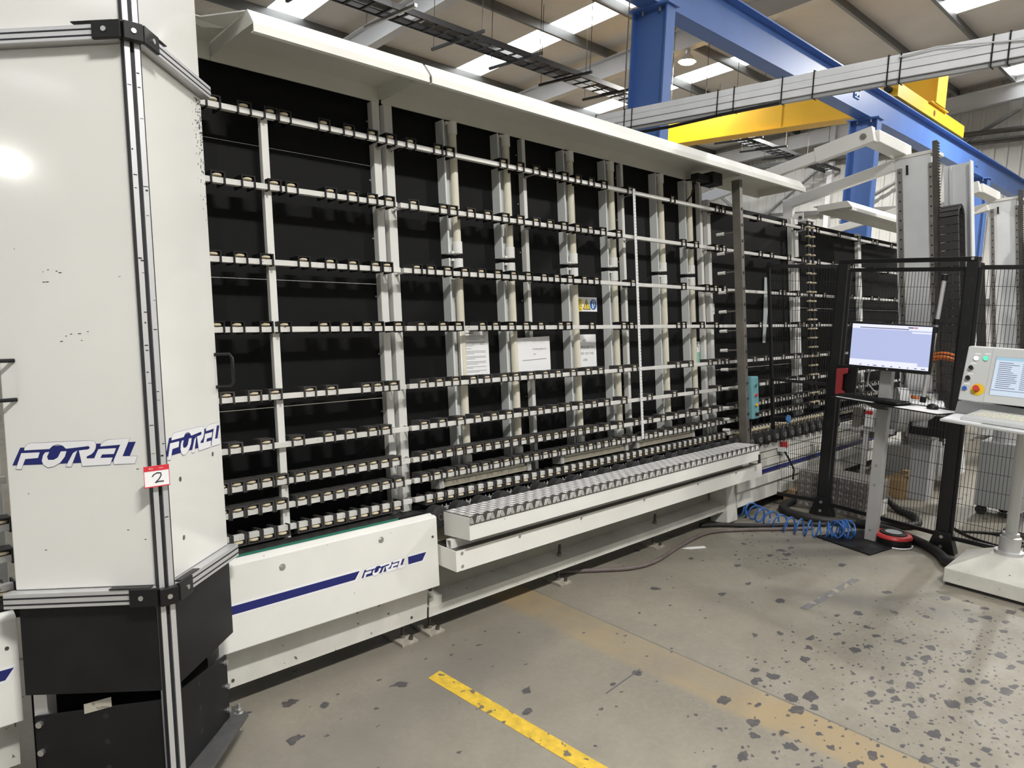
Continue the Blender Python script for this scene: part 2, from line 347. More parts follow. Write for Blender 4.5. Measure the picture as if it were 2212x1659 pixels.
# ---------------------------------------------------------------- the leaning roller wall
ROWS = {1: 2.355, 2: 2.062, 3: 1.753, 4: 1.476, 5: 1.197, 6: 0.994, 7: 0.84, 8: 0.738, 9: 0.645}
RX = {
1: [1.05,1.164,1.288,1.399,1.461,1.644,1.767,1.891,1.993,2.108,2.274,2.351,2.723,2.851,2.979,3.099,3.221,3.341,3.464,3.59,3.859,4.352,4.953,5.042,5.619,6.058,6.435,6.763,7.26,7.773,8.164,8.286,8.731],
2: [1.04,1.164,1.287,1.399,1.475,1.659,1.77,1.873,1.967,2.108,2.293,2.354,2.472,2.593,2.719,2.834,2.961,3.077,3.199,3.32,3.441,3.561,3.723,4.476,4.642,4.935,5.038,5.624,5.824,6.147,6.431,6.765,7.096,7.6,8.2,8.6],
3: [1.02,1.13,1.237,1.346,1.513,1.64,1.754,1.874,1.938,2.012,2.11,2.194,2.302,2.414,2.527,2.646,2.765,2.881,3.009,3.115,3.232,3.365,3.48,3.857,4.456,4.776,4.895,5.03,5.965,6.04,6.312,6.881,7.4,7.55,8.1,8.3,8.8],
4: [1.02,1.127,1.208,1.328,1.409,1.592,1.698,1.812,1.871,1.984,2.119,2.254,2.355,2.518,2.613,2.73,2.845,2.965,3.132,3.2,3.419,3.741,3.822,4.375,4.439,4.685,4.889,5.013,5.588,6.046,6.323,6.409,6.738,7.2,7.5,7.9,8.3,8.7],
5: [1.04,1.149,1.262,1.351,1.508,1.612,1.791,1.853,1.941,2.018,2.112,2.215,2.319,2.437,2.535,2.661,2.749,2.865,2.987,3.095,3.227,3.364,3.485,3.687,3.838,4.35,4.514,4.781,4.913,5.026,5.309,5.474,5.667,5.985,6.221,6.348,6.7,6.95,7.2,7.5,7.75,8.0,8.3,8.6,8.9],
6: [1.05,1.171,1.302,1.44,1.588,1.693,1.812,1.884,2.006,2.108,2.219,2.339,2.457,2.573,2.683,2.81,2.93,3.049,3.165,3.286,3.411,3.534,3.711,3.992,4.292,4.575,4.895,4.999,5.3,5.5,5.68,5.86,6.04,6.25,6.45,6.7,6.9,7.1,7.35,7.6,7.9,8.2,8.5],
7: [1.045,1.106,1.168,1.229,1.293,1.357,1.441,1.505,1.566,1.628,1.687,1.748,1.807,1.868,1.929,2.01,2.1,2.189,2.255,2.322,2.389,2.454,2.52,2.587,2.655,2.72,2.785,2.851,2.918,2.986,3.054,3.126,3.197,3.268,3.338,3.409,3.525,3.662,3.836,3.988,4.144,4.3,4.45,4.6,4.75,4.9,5.03],
8: [1.043,1.104,1.165,1.226,1.287,1.349,1.443,1.505,1.566,1.626,1.687,1.748,1.808,1.868,1.942,2.025,2.097,2.172,2.258,2.336,2.415,2.494,2.572,2.65,2.727,2.803,2.88,2.956,3.034,3.113,3.193,3.276,3.358,3.438,3.511,3.589,3.688,3.797,3.939,4.046,4.166,4.286,4.4,4.51,4.616,4.73,4.85,4.96],
9: [1.04,1.102,1.163,1.226,1.287,1.35,1.442,1.502,1.563,1.624,1.685,1.745,1.804,1.862,1.927,2.005] + [2.118+0.0672*i for i in range(43)],
}
for r in (7, 8, 9): RX[r] = [x for x in RX[r] if x < 5.02] + [5.15+0.11*i for i in range(33)]
RN = 0.0975     # middle of the rails, out from the face of the posts
def bracket_mesh(m):
    mb = MB((0,0,0), True)
    mb.box(-0.0295,0.0295,-0.055,0.021,0.0285,0.0335)
    for s_ in (-1, 1): mb.box(s_*0.0263-0.0032, s_*0.0263+0.0032, -0.055, 0.021, -0.016, 0.0285)
    return mb.mesh('roller_bracket', m)
def wheel_mesh():
    return MB().lathe((0,-0.001,0.0200), [(0.006,-0.007),(0.006,-0.005),(0.018,-0.005),(0.0215,-0.0025),(0.0215,0.0025),(0.018,0.005),(0.006,0.005),(0.006,0.0105)], 14).mesh('roller_wheel', WHEEL)
BR_A, BR_B, WH = bracket_mesh(BLACK), bracket_mesh(DUSTY), wheel_mesh()
RAILM = mat('rail_steel', (0.72,0.71,0.68), 0.4, metal=0.15, noise=0.08, nscale=12, dirt=(0.70, 40, (0.30,0.27,0.22)))
POSTW = mat('post_white', (0.70,0.70,0.67), 0.4, noise=0.06, nscale=6)
def rack(label, xa, xb, posts, wtop, w0, seams, rails_from, rails_to, board_n=-0.04, wheels=True, thin=(), rack_strip=None):
    """posts: (x0,x1) pairs; seams: heights where the black boards meet"""
    xm = (xa+xb)/2
    t = lthing('roller_rack', label, 'rack', xm, 0.0, w0, 'leaning roller racks of the line')
    o = (xm, 0.0, w0)
    edges = [xa] + [ (p[0]+p[1])/2 for p in posts if xa+0.05 < (p[0]+p[1])/2 < xb-0.05 ] + [xb]
    hs = [w0] + list(seams) + [wtop+(0.065 if wtop > 2.5 else 0)]
    part(t, 'shade_board', L(*o).box(xa, xb, -0.11, -0.104, 0.02, w0), BLACKP)  # added board, blocks light from behind so the underside stays dark
    for i in range(len(edges)-1):
        for j in range(len(hs)-1):
            part(t, 'back_board', L(*o).box(edges[i]+0.0015, edges[i+1]-0.0015, board_n-0.006, board_n, hs[j]+0.0015, hs[j+1]-0.0015), BLACKP)
    if rack_strip: part(t, 'front_post', L(*o).box(rack_strip[0], rack_strip[1], 0.058, 0.0845, w0, 2.355), POSTW, 0.002)
    for p0, p1 in posts:
        wt = wtop-0.05 if (p0,p1) in thin else wtop
        part(t, 'post', L(*o).box(p0, p1, board_n, 0.0, w0, wt), POSTW, 0.003)
    for r, w in ROWS.items():
        a, b = max(xa, rails_from), min(xb, rails_to)
        part(t, 'rail', L(*o).box(a+0.003, b-0.003, RN-0.0125, RN+0.0125, w-0.0115, w+0.0115), RAILM, 0.0015)
        for p0, p1 in posts:
            pm_ = (p0+p1)/2
            if pm_ < a or pm_ > b: continue
            part(t, 'standoff', L(*o).cyl((pm_,-0.002,w-0.004),(pm_,RN-0.01,w-0.004),0.006,8).cyl((pm_,0.0,w-0.004),(pm_,0.008,w-0.004),0.013,6), ZINC)
        for x in RX[r]:
            if not (a+0.02 <= x <= b-0.02): continue
            inv = r == 9
            br = put('roller_bracket', BR_B if r >= 5 else BR_A, t, (x-xm, -RN, w-w0), (0, math.pi if inv else 0, 0))
            if wheels: put('roller_wheel', WH, br)
    return t
RX_left = {r: [-0.9+0.123*i for i in range(11)] for r in ROWS}
for r in (7,8,9): RX_left[r] = [-0.9+0.0615*i for i in range(22)]
for r in ROWS: RX[r] = RX_left[r] + RX[r]
rack0 = rack('black roller rack showing left of the white cabinet', -1.2, 0.42, [(-0.6,-0.56),(0.36,0.42)], 2.57, 0.55, (1.14,1.70,2.27), -1.2, 0.5)
rack1 = rack('black roller rack right beside the white cabinet, single white post in its middle', 0.95, 2.018, [(1.972,2.014)], 2.57, 0.55, (1.145,1.70,2.27), 0.95, 2.165, rack_strip=(1.367,1.398))
rack2 = rack('long black roller rack with white tube lights behind the tread plate step', 2.03, 4.985, [(2.04,2.088),(2.985,3.012),(3.915,3.942),(4.895,4.93)], 2.57, 0.55, (), 2.03, 5.0)
rack3 = rack('roller rack between the steel gauge post and the near robot column', 5.0, 6.50, [(5.0,5.045),(6.455,6.49)], 2.46, 0.62, (1.135,), 5.0, 6.52)
rack4 = rack('far roller rack behind the near robot column', 6.52, 9.9, [(6.53,6.60),(8.06,8.14)], 2.46, 0.62, (1.65,), 6.52, 9.9)
rack5 = rack('distant roller rack between the two robot columns', 9.92, 13.5, [(9.94,10.0),(11.5,11.56)], 2.46, 0.62, (), 9.92, 9.95)
# rivets on the boards
for t_, xs in ((rack1, (1.966, 1.02)), (rack2, (2.096, 2.972, 3.022, 3.905, 3.95))):
    for x in xs:
        for k in range(7):
            w = 0.8+0.28*k
            put('rivet', MB((0,0,0),True).cyl((0,0,0),(0,0.004,0),0.0045,6).mesh('rivet', ZINC), t_, (x-t_.location.x, 0.04, w-0.55))
# canopies above the racks
def canopy(label, xa, xb, nf, ends=True, cut=None):
    t = lthing('canopy', label, 'canopy', (xa+xb)/2, 0.0, 2.567, 'white sheet canopies along the top of the line'); o = ((xa+xb)/2, 0.0, 2.567)
    th = 0.004
    part(t, 'back_apron', L(*o).box(xa, xb, -0.002, 0.004, 2.567, 2.64), CREAM)
    part(t, 'top_sheet', L(*o).box(xa, xb, -0.05, nf-0.045, 2.636, 2.64), CREAM)
    part(t, 'front_lip', L(*o).prism([(xa,nf-0.045,2.64),(xa,nf,2.577),(xa,nf,2.545),(xa,nf-0.022,2.545),(xa,nf-0.022,2.549),(xa,nf-0.004,2.549),(xa,nf-0.004,2.575),(xa,nf-0.047,2.636)], (xb-xa,0,0)), WHITE)
    if ends:
        for x in (xa, xb-0.004): part(t, 'end_plate', L(*o).prism([(x,0.004,2.58),(x,0.004,2.636),(x,nf-0.047,2.636),(x,nf-0.006,2.575),(x,nf-0.10,2.58)], (0.004,0,0)), CREAM)
    return t
canopy('white sheet canopy starting just right of the cabinet', 1.21, 2.013, 0.40)
c_ = canopy('longest white sheet canopy above the tube lights', 2.027, 4.98, 0.40)
canopy('short white canopy end sticking out past the steel gauge post', 4.985, 5.86, 0.40)
canopy('white canopy ending against the near robot column', 7.05, 9.6, 0.32)
t = lthing('canopy', 'narrow grey canopy back strip above the cabinet door edge with cobwebs', 'canopy', 0.7, 0.0, 2.567); o = (0.7, 0.0, 2.567)
part(t, 'back_apron', L(*o).box(0.1, 1.208, -0.002, 0.004, 2.567, 2.64), CREAM)
part(t, 'top_sheet', L(*o).prism([(0.1,0.0,2.636),(1.208,0.0,2.636),(1.208,0.345,2.636),(1.10,0.20,2.636),(0.1,0.20,2.636)], (0,0,0.004)), CREAM)
WEB = mat('cobweb', (0.75,0.75,0.73), 0.8, alpha=0.35)
part(t, 'cobweb', L(*o).poly([(0.95,0.20,2.634),(1.208,0.34,2.634),(1.17,0.24,2.60),(1.10,0.21,2.595)]), WEB)

# tube lights on the long rack
TUBE = mat('tube_cover', (0.74,0.70,0.58), 0.25, noise=0.06, nscale=8)
CAPW = mat('cap_white', (0.78,0.78,0.75), 0.35)
LUMB = mat('light_body', (0.66,0.68,0.68), 0.4)
def tube_light(label, x, wa, wb):
    t = lthing('tube_light', label, 'light', x+0.05, 0.0, wa, 'tube lights on the roller rack'); o = (x+0.05, 0.0, wa)
    part(t, 'body', L(*o).prism([(x,-0.04,wa),(x+0.002,0.018,wa),(x+0.012,0.018,wa),(x+0.016,-0.015,wa),(x+0.09,-0.022,wa),(x+0.09,-0.04,wa)], (0,0,wb-wa)), LUMB)
    part(t, 'tube', L(*o).cyl((x+0.07,0.012,wa+0.05),(x+0.07,0.012,wb-0.05),0.0205,16), TUBE)
    for za, zb in ((wa, wa+0.062), (wb-0.062, wb)): part(t, 'end_cap', L(*o).cyl((x+0.07,0.012,za),(x+0.07,0.012,zb),0.0255,16).box(x+0.03,x+0.075,-0.035,0.012,za if za == wa else zb-0.012, za+0.012 if za == wa else zb), CAPW)
    part(t, 'cable', L(*o).tube([(x+0.045,0.012,wb-0.2),(x+0.05,0.02,wb-0.15),(x+0.04,0.012,wb-0.11)],0.0025,5), ZINC)
names = ['nearest the double post', 'second from the double post', 'right of the second single post', 'just left of the measuring strip', 'just right of the measuring strip', 'last before the steel gauge post']
for nme, x in zip(names, (2.386,2.772,3.316,3.718,4.286,4.658)):
    tube_light('upper white tube light %s' % nme, x, 1.872, 2.556)
    tube_light('lower white tube light %s' % nme, x, 0.742, 1.845)
# clear housed strip lights lying above the lowest rollers
CLEAR = mat('clear_acrylic', (0.75,0.75,0.72), 0.15, alpha=0.45)
for lab, xa, xb in (('nearest the white cover panel', 2.20, 2.86), ('in the middle, behind the step', 3.11, 3.77), ('farthest along the step', 3.86, 4.575)):
    t = lthing('strip_light', 'low horizontal strip light %s' % lab, 'light', (xa+xb)/2, 0.04, 0.66, 'horizontal strip lights above the lowest rollers'); o = ((xa+xb)/2, 0.04, 0.66)
    part(t, 'channel', L(*o).prism([(xa+0.03,0.02,0.672),(xa+0.03,0.075,0.672),(xa+0.03,0.082,0.70),(xa+0.03,0.03,0.712)], (xb-xa-0.06,0,0)), mat('channel_beige', (0.36,0.33,0.26), 0.35))
    part(t, 'tube', L(*o).cyl((xa+0.05,0.06,0.71),(xb-0.04,0.06,0.71),0.016,12), TUBE)
    for x in (xa, xb-0.03): part(t, 'clear_end', L(*o).prism([(x,0.02,0.665),(x,0.09,0.672),(x,0.085,0.735),(x,0.02,0.735)], (0.03,0,0)), CLEAR)
    for k in range(int((xb-xa-0.1)/0.045)): part(t, 'clip', L(*o).box(xa+0.06+0.045*k, xa+0.09+0.045*k, 0.05, 0.078, 0.722, 0.729), CAPW)

# measuring strip
t = lthing('measuring_strip', 'thin white upright measuring strip fixed across the rollers', 'ruler', 3.885, 0.125, 0.735); o = (3.885,0.125,0.735)
part(t, 'strip', L(*o).box(3.874,3.897,0.121,0.125,0.735,2.375), mat('strip_white', (0.80,0.80,0.80), 0.4))
mb = L(*o)
for k in range(78): mb.box(3.883, 3.895 if k % 5 else 3.889, 0.125, 0.1253, 0.75+0.0208*k, 0.753+0.0208*k)
part(t, 'scale_marks', mb, INK)

# ---------------------------------------------------------------- conveyor covers, bases, feet
def stripe(t, o, xa, xb, wa, wb, n, slant=0.012, name='blue_stripe'):
    part(t, 'white_edge', L(*o).prism([(xa,n,wa-0.008),(xb-slant,n,wa-0.008),(xb+slant,n,wb+0.008),(xa,n,wb+0.008)], (0,0.0004,0)), DECALW)
    part(t, name, L(*o).prism([(xa,n,wa),(xb-slant-0.008,n,wa),(xb+slant-0.008,n,wb),(xa,n,wb)], (0,0.001,0)), NAVY)
LOGO = [
 [(163,172),(168,145),(190,120),(225,106),(775,82),(803,90),(815,118),(808,155),(790,185),(765,208),(722,228),(722,243),(788,243),(830,160),(992,152),(968,205),(862,210),(845,240),(955,236),(930,300),(675,315),(655,172),(740,163),(756,148),(745,134),(540,158),(515,132),(470,117),(425,130),(390,160)],
 [(135,195),(303,188),(283,240),(168,250),(125,342),(75,340)],
 [(388,185),(365,230),(375,256),(420,256),(460,235),(492,180),(545,178),(525,230),(480,282),(420,317),(365,326),(325,300),(315,265),(330,215),(352,188)],
 [(600,195),(642,172),(577,320),(525,320)],
 [(850,138),(856,118),(880,95),(925,75),(1120,65),(1045,225),(1178,222),(1150,290),(962,298),(958,268),(1030,122)],
]
def logo(parent, off, org, du, dv, dn, width, back=True):
    """org: lower left corner, du/dv unit vectors along and up, dn outwards (all in the mapped coordinates of off)"""
    k = width/1125.0
    def P(p, d):
        u = (p[0]-45)*k; v = (307-(p[1]+0.04*(p[0]-45)))*k
        return tuple(org[i]+du[i]*u+dv[i]*v+dn[i]*d for i in range(3))
    if back: part(parent, 'logo_field', off().prism([P(p,0) for p in ((45,307),(128,147),(1170,95),(1085,268))], tuple(dn[i]*0.0005 for i in range(3))), NAVY)
    lt, ol = off(), off()
    for poly in LOGO:
        lt.prism([P(p,0.0005) for p in poly], tuple(dn[i]*0.0006 for i in range(3)))
        n = len(poly)
        for i in range(n):
            a = Vector(P(poly[i],0.0011)); b = Vector(P(poly[(i+1)%n],0.0011)); d = (b-a)
            if d.length < 1e-6: continue
            s_ = Vector(dn).cross(d.normalized())*(1.6*k)
            ol.quad(tuple(a-s_), tuple(b-s_), tuple(b+s_), tuple(a+s_))
            # the lettering's printed outline
    part(parent, 'logo_letters', lt, DECALW); part(parent, 'logo_outline', ol, INKB)
def cover(label, xa, xb, logo_at=None, stripe_to=None, with_end=True):
    t = lthing('conveyor_cover', label, 'cover', (xa+xb)/2, 0.25, 0.262, 'white covers along the conveyor'); o = ((xa+xb)/2, 0.25, 0.262)
    part(t, 'panel', L(*o).prism([(xa,0.275,0.262),(xa,0.275,0.588),(xa,0.243,0.602),(xa,0.228,0.602),(xa,0.228,0.262)], (xb-xa,0,0)), WHITED, 0.004)
    for x, w in ((xa+0.3, 0.535), (xb-0.31, 0.545)):
        part(t, 'bolt', L(*o).cyl((x,0.274,w),(x,0.281,w),0.009,6).cyl((x,0.274,w),(x,0.2755,w),0.014,12), ZINC)
    part(t, 'screw', L(*o).cyl((xb-0.03,0.274,0.50),(xb-0.03,0.277,0.50),0.006,8), STEELD)
    if logo_at:
        stripe(t, o, xa, logo_at-0.012, 0.404, 0.436, 0.2752)
        stripe(t, o, logo_at+0.245, stripe_to, 0.404, 0.438, 0.2752)
        logo(t, lambda: L(*o), (logo_at, 0.2752, 0.402), (1,0,0), (0,0,1), (0,1,0), 0.226)
    else: stripe(t, o, xa, xb-0.02, 0.404, 0.436, 0.2752)
    return t
cover('white conveyor cover with blue stripe and lettering below the roller rack', 0.96, 2.03, 1.612, 1.955)
cover('white conveyor cover with blue stripe left of the cabinet', -1.2, 0.392)
# toothed belts behind the covers
GREENB = mat('green_belt_edge', (0.02,0.16,0.11), 0.5)
for lab, xa, xb in (('right of the cabinet', 0.96, 2.0), ('left of the cabinet', -1.2, 0.42)):
    t = lthing('conveyor_belt', 'black conveyor belt with green edge %s' % lab, 'belt', (xa+xb)/2, 0.18, 0.58); o = ((xa+xb)/2,0.18,0.58)
    part(t, 'belt', L(*o).box(xa, xb, 0.125, 0.215, 0.588, 0.606), DARKPL)
    part(t, 'green_edge', L(*o).box(xa, xb-0.15, 0.216, 0.2245, 0.590, 0.6085), GREENB)
    part(t, 'bearer', L(*o).box(xa, xb, 0.02, 0.20, 0.565, 0.587), BLACKM)
# bases (upright channels on threaded feet)
FOOTP = mat('foot_plate', (0.40,0.37,0.31), 0.6, noise=0.3, nscale=25)
def foot(x, y, lab, ztop=0.22, py=0.22):
    t = thing('levelling_foot', lab, 'foot', (x, y, 0), group='levelling feet of the line'); o = (x, y, 0)
    part(t, 'foot_plate', MB(o).box(x-0.045, x+0.045, y-0.065, y+py-0.065, 0, 0.014), FOOTP, 0.002)
    part(t, 'rod', MB(o).cyl((x,y,0.014),(x,y,ztop),0.0085,8), STEELD)
    part(t, 'nut', MB(o).cyl((x,y,0.158),(x,y,0.176),0.015,6).cyl((x,y,0.014),(x,y,0.03),0.014,6), STEEL)
    part(t, 'anchor_bolt', MB(o).cyl((x+0.02,y-0.04,0.014),(x+0.02,y-0.04,0.03),0.011,6), STEELD)
WEBM = mat('web_shade_grey', (0.40,0.385,0.325), 0.55, noise=0.12, nscale=5)  # web of the white base, shade below the tray put into its colour
t = thing('base_beam', 'plain white base plate under the lettered cover', 'base', (1.49, 2.6, 0.1)); o = (1.49,2.6,0.1)
part(t, 'front_plate', MB(o).box(0.96, 2.022, 2.592, 2.60, 0.105, 0.42), WHITEF)
part(t, 'back_plate', MB(o).box(0.96, 2.022, 2.70, 2.708, 0.15, 0.5), WHITEF)
for x in (1.08, 1.93): part(t, 'screw', MB(o).cyl((x,2.593,0.135),(x,2.588,0.135),0.006,8), STEELD)
t = thing('base_beam', 'white base plate at the left edge beyond the cabinet', 'base', (-0.4, 2.6, 0.1)); o = (-0.4,2.6,0.1)
part(t, 'front_plate', MB(o).box(-1.2, 0.39, 2.592, 2.60, 0.105, 0.42), WHITEF)
t = thing('base_beam', 'long white channel base under the tread plate step', 'base', (3.45, 2.65, 0.1)); o = (3.45,2.65,0.1)
part(t, 'lip', MB(o).box(2.032, 4.88, 2.588, 2.594, 0.106, 0.152), WHITEF)
part(t, 'flange', MB(o).prism([(2.032,2.588,0.152),(2.032,2.588,0.157),(2.032,2.72,0.163),(2.032,2.72,0.157)], (2.848,0,0)), WHITEF)
part(t, 'web', MB(o).prism([(2.032,2.72,0.16),(2.032,2.726,0.16),(2.032,2.776,0.50),(2.032,2.77,0.50)], (2.848,0,0)), WEBM)
part(t, 'corner_block', MB(o).prism([(2.034,2.59,0.152),(2.034,2.59,0.20),(2.034,2.66,0.205),(2.034,2.66,0.152)], (0.075,0,0)), WHITEF)
for x, lab in ((1.925,'white levelling foot under the end of the lettered cover'),(2.085,'levelling foot at the left end of the long channel base'),(3.03,'levelling foot under the middle of the step'),(3.99,'levelling foot towards the far end of the step'),(4.86,'last levelling foot by the blue coiled hose')):
    foot(x, 2.652, lab, 0.225)

# ---------------------------------------------------------------- tread plate step and what is under it
t = lthing('tread_step', 'long white step box topped with silver tread plate', 'step', 3.46, 0.35, 0.49); o = (3.46,0.35,0.49)
part(t, 'box', L(*o).prism([(2.08,0.262,0.49),(2.08,0.449,0.49),(2.08,0.449,0.597),(2.08,0.262,0.602)], (2.765,0,0)), WHITED, 0.002)
TREAD = mat('tread_plate', (0.11,0.10,0.095), 0.45, metal=0.5, noise=0.15, nscale=14)
LUG = mat('tread_lug', (0.86,0.85,0.85), 0.3, metal=0.3)  # bars coloured near white for the specular glint off the plate
part(t, 'tread_sheet', L(*o).prism([(2.081,0.262,0.6025),(2.081,0.4505,0.5985),(2.081,0.4505,0.562),(2.081,0.4525,0.562),(2.081,0.4525,0.601),(2.081,0.262,0.605)], (2.764,0,0)), TREAD)
lug = L(*o); P_ = 0.0325
for i in range(85):
    for j in range(6):
        cx, cn = 2.081+P_*(i+0.5), 0.266+P_*(j+0.5)
        wz = 0.605-0.004*(cn-0.262)/0.19
        for q in range(5):
            d = (q-2)*0.0056
            a, b = (0.0135, 0.0022) if (i+j) % 2 else (0.0016, 0.0125)
            ox, on = (0, d) if (i+j) % 2 else (d, 0)
            x_, n_ = cx+ox, cn+on
            if n_+b > 0.45: continue
            lug.add([(x_-a,n_-b,wz-0.0005),(x_+a,n_-b,wz-0.0005),(x_+a,n_+b,wz-0.0005),(x_-a,n_+b,wz-0.0005),(x_-a*0.7,n_-b*0.7,wz+0.0016),(x_+a*0.7,n_-b*0.7,wz+0.0016),(x_+a*0.7,n_+b*0.7,wz+0.0016),(x_-a*0.7,n_+b*0.7,wz+0.0016)],
                    [(4,5,6,7),(0,1,5,4),(1,2,6,5),(2,3,7,6),(3,0,4,7)])
    for q in range(4):     # bars on the folded front edge
        x_ = 2.081+P_*i+0.004+q*0.006; sl = 0.010 if i % 2 else -0.010; lo = 0.566 if i % 2 else 0.566
        lug.add([(x_-0.0014,0.4523,lo),(x_+0.0014,0.4523,lo),(x_+sl+0.0014,0.4523,0.597),(x_+sl-0.0014,0.4523,0.597),(x_-0.0008,0.4541,lo+0.001),(x_+0.0008,0.4541,lo+0.001),(x_+sl+0.0008,0.4541,0.596),(x_+sl-0.0008,0.4541,0.596)],
                [(4,5,6,7),(0,1,5,4),(1,2,6,5),(2,3,7,6),(3,0,4,7)])
lg = part(t, 'tread_lugs', lug, LUG); lg['kind'] = 'stuff'
part(t, 'corner_bumper', L(*o).box(4.825,4.848,0.443,0.4545,0.468,0.53), RUBBER)
t = lthing('support_tray', 'white support tray below the tread plate step', 'tray', 3.5, 0.33, 0.345); o = (3.5,0.33,0.345)
part(t, 'front_plate', L(*o).box(2.04, 4.985, 0.386, 0.392, 0.345, 0.44), WHITE)
part(t, 'end_plate', L(*o).prism([(2.04,0.386,0.345),(2.04,0.386,0.44),(2.04,0.20,0.455),(2.04,0.20,0.36)], (0.006,0,0)), WHITE)
part(t, 'bottom', L(*o).prism([(2.046,0.386,0.345),(2.046,0.20,0.36),(2.046,0.20,0.364),(2.046,0.386,0.349)], (2.93,0,0)), WHITE)
part(t, 'shelf', L(*o).box(2.05, 4.97, 0.18, 0.384, 0.434, 0.44), STEELD)
for x in (2.075, 2.45, 2.92, 3.5, 4.1, 4.6): part(t, 'screw', L(*o).cyl((x,0.391,0.425),(x,0.395,0.425),0.008,10), ZINC)
part(t, 'screw', L(*o).cyl((2.075,0.391,0.365),(2.075,0.395,0.365),0.008,10), ZINC)
tb = L(*o)
for (n0,n1,w0,w1) in ((0.30,0.335,0.44,0.444),(0.30,0.335,0.476,0.48),(0.30,0.304,0.444,0.476),(0.331,0.335,0.444,0.476)): tb.box(2.06,4.9,n0,n1,w0,w1)
part(t, 'square_tube', tb, WHITE)
t = lthing('wheel_drive', 'row of black rubber drive wheels behind the tread plate step', 'conveyor', 3.5, 0.2, 0.5); o = (3.5,0.2,0.5)
part(t, 'carrier', L(*o).box(2.04,4.98,0.04,0.165,0.53,0.585), BLACKM)
part(t, 'guide_rail', L(*o).box(2.1,4.96,0.165,0.172,0.583,0.60), ALUS)
wm = MB((0,0,0),True).lathe((0,0,0),[(0.018,0.0),(0.022,0.004),(0.042,0.004),(0.046,0.0),(0.052,0.004),(0.052,0.056),(0.046,0.06),(0.01,0.06)],22).mesh('drive_wheel', RUBBER)
hub = MB((0,0,0),True).lathe((0,0,0),[(0.018,0.057),(0.018,0.064),(0.01,0.064),(0.01,0.056)],14).mesh('wheel_hub', STEELD)
for k in range(21):
    w_ = put('drive_wheel', wm, t, (2.066+0.1415*k-3.5, 0.002, 0.078), (R_(90),0,0)); put('wheel_hub', hub, w_)
cb = L(*o)
for k in range(110): cb.prism([(2.12+0.026*k,0.165,0.60),(2.128+0.026*k,0.165,0.60),(2.124+0.026*k,0.165,0.612)], (0,0.005,0))
part(t, 'comb_teeth', cb, ALUS)

# ---------------------------------------------------------------- white inspection cabinet in front of the line
CX, CN, Q = 0.70, 0.68, math.sqrt(0.5)
cab = lthing('inspection_cabinet', 'tall white angled cabinet with two lettered doors and black lower panels', 'cabinet', CX, 0.45, 0.06)
co = (CX, 0.45, 0.06)
def cabL(): return L(*co)
def D(s, a, d, w): return (CX+s*Q*(a+d), CN-Q*a+Q*d, w)     # s: side, a: along the door from the apex, d: outwards
def slab(mb, s, a0, a1, d0, d1, w0, w1, w0b=None, w1b=None):
    w0b = w0 if w0b is None else w0b; w1b = w1 if w1b is None else w1b
    q = [D(s,a0,d0,w0),D(s,a1,d0,w0b),D(s,a1,d1,w0b),D(s,a0,d1,w0),D(s,a0,d0,w1),D(s,a1,d0,w1b),D(s,a1,d1,w1b),D(s,a0,d1,w1)]
    return mb.add(q, [(0,3,2,1),(4,5,6,7),(0,1,5,4),(1,2,6,5),(2,3,7,6),(3,0,4,7)])
SLOT = mat('slot_dark', (0.015,0.015,0.02), 0.6)
def profile(s, a0, a1, w0, w1, name='frame_profile'):
    p = part(cab, name, slab(cabL(), s, a0, a1, -0.01, 0.030, w0, w1), ALUS, 0.0015)
    mb = cabL(); h3 = (w1-w0)
    for f in (0.22, 0.62): slab(mb, s, a0+0.001, a1-0.001, 0.0297, 0.0306, w0+h3*f, w0+h3*(f+0.11))
    part(p, 'slot', mb, SLOT)
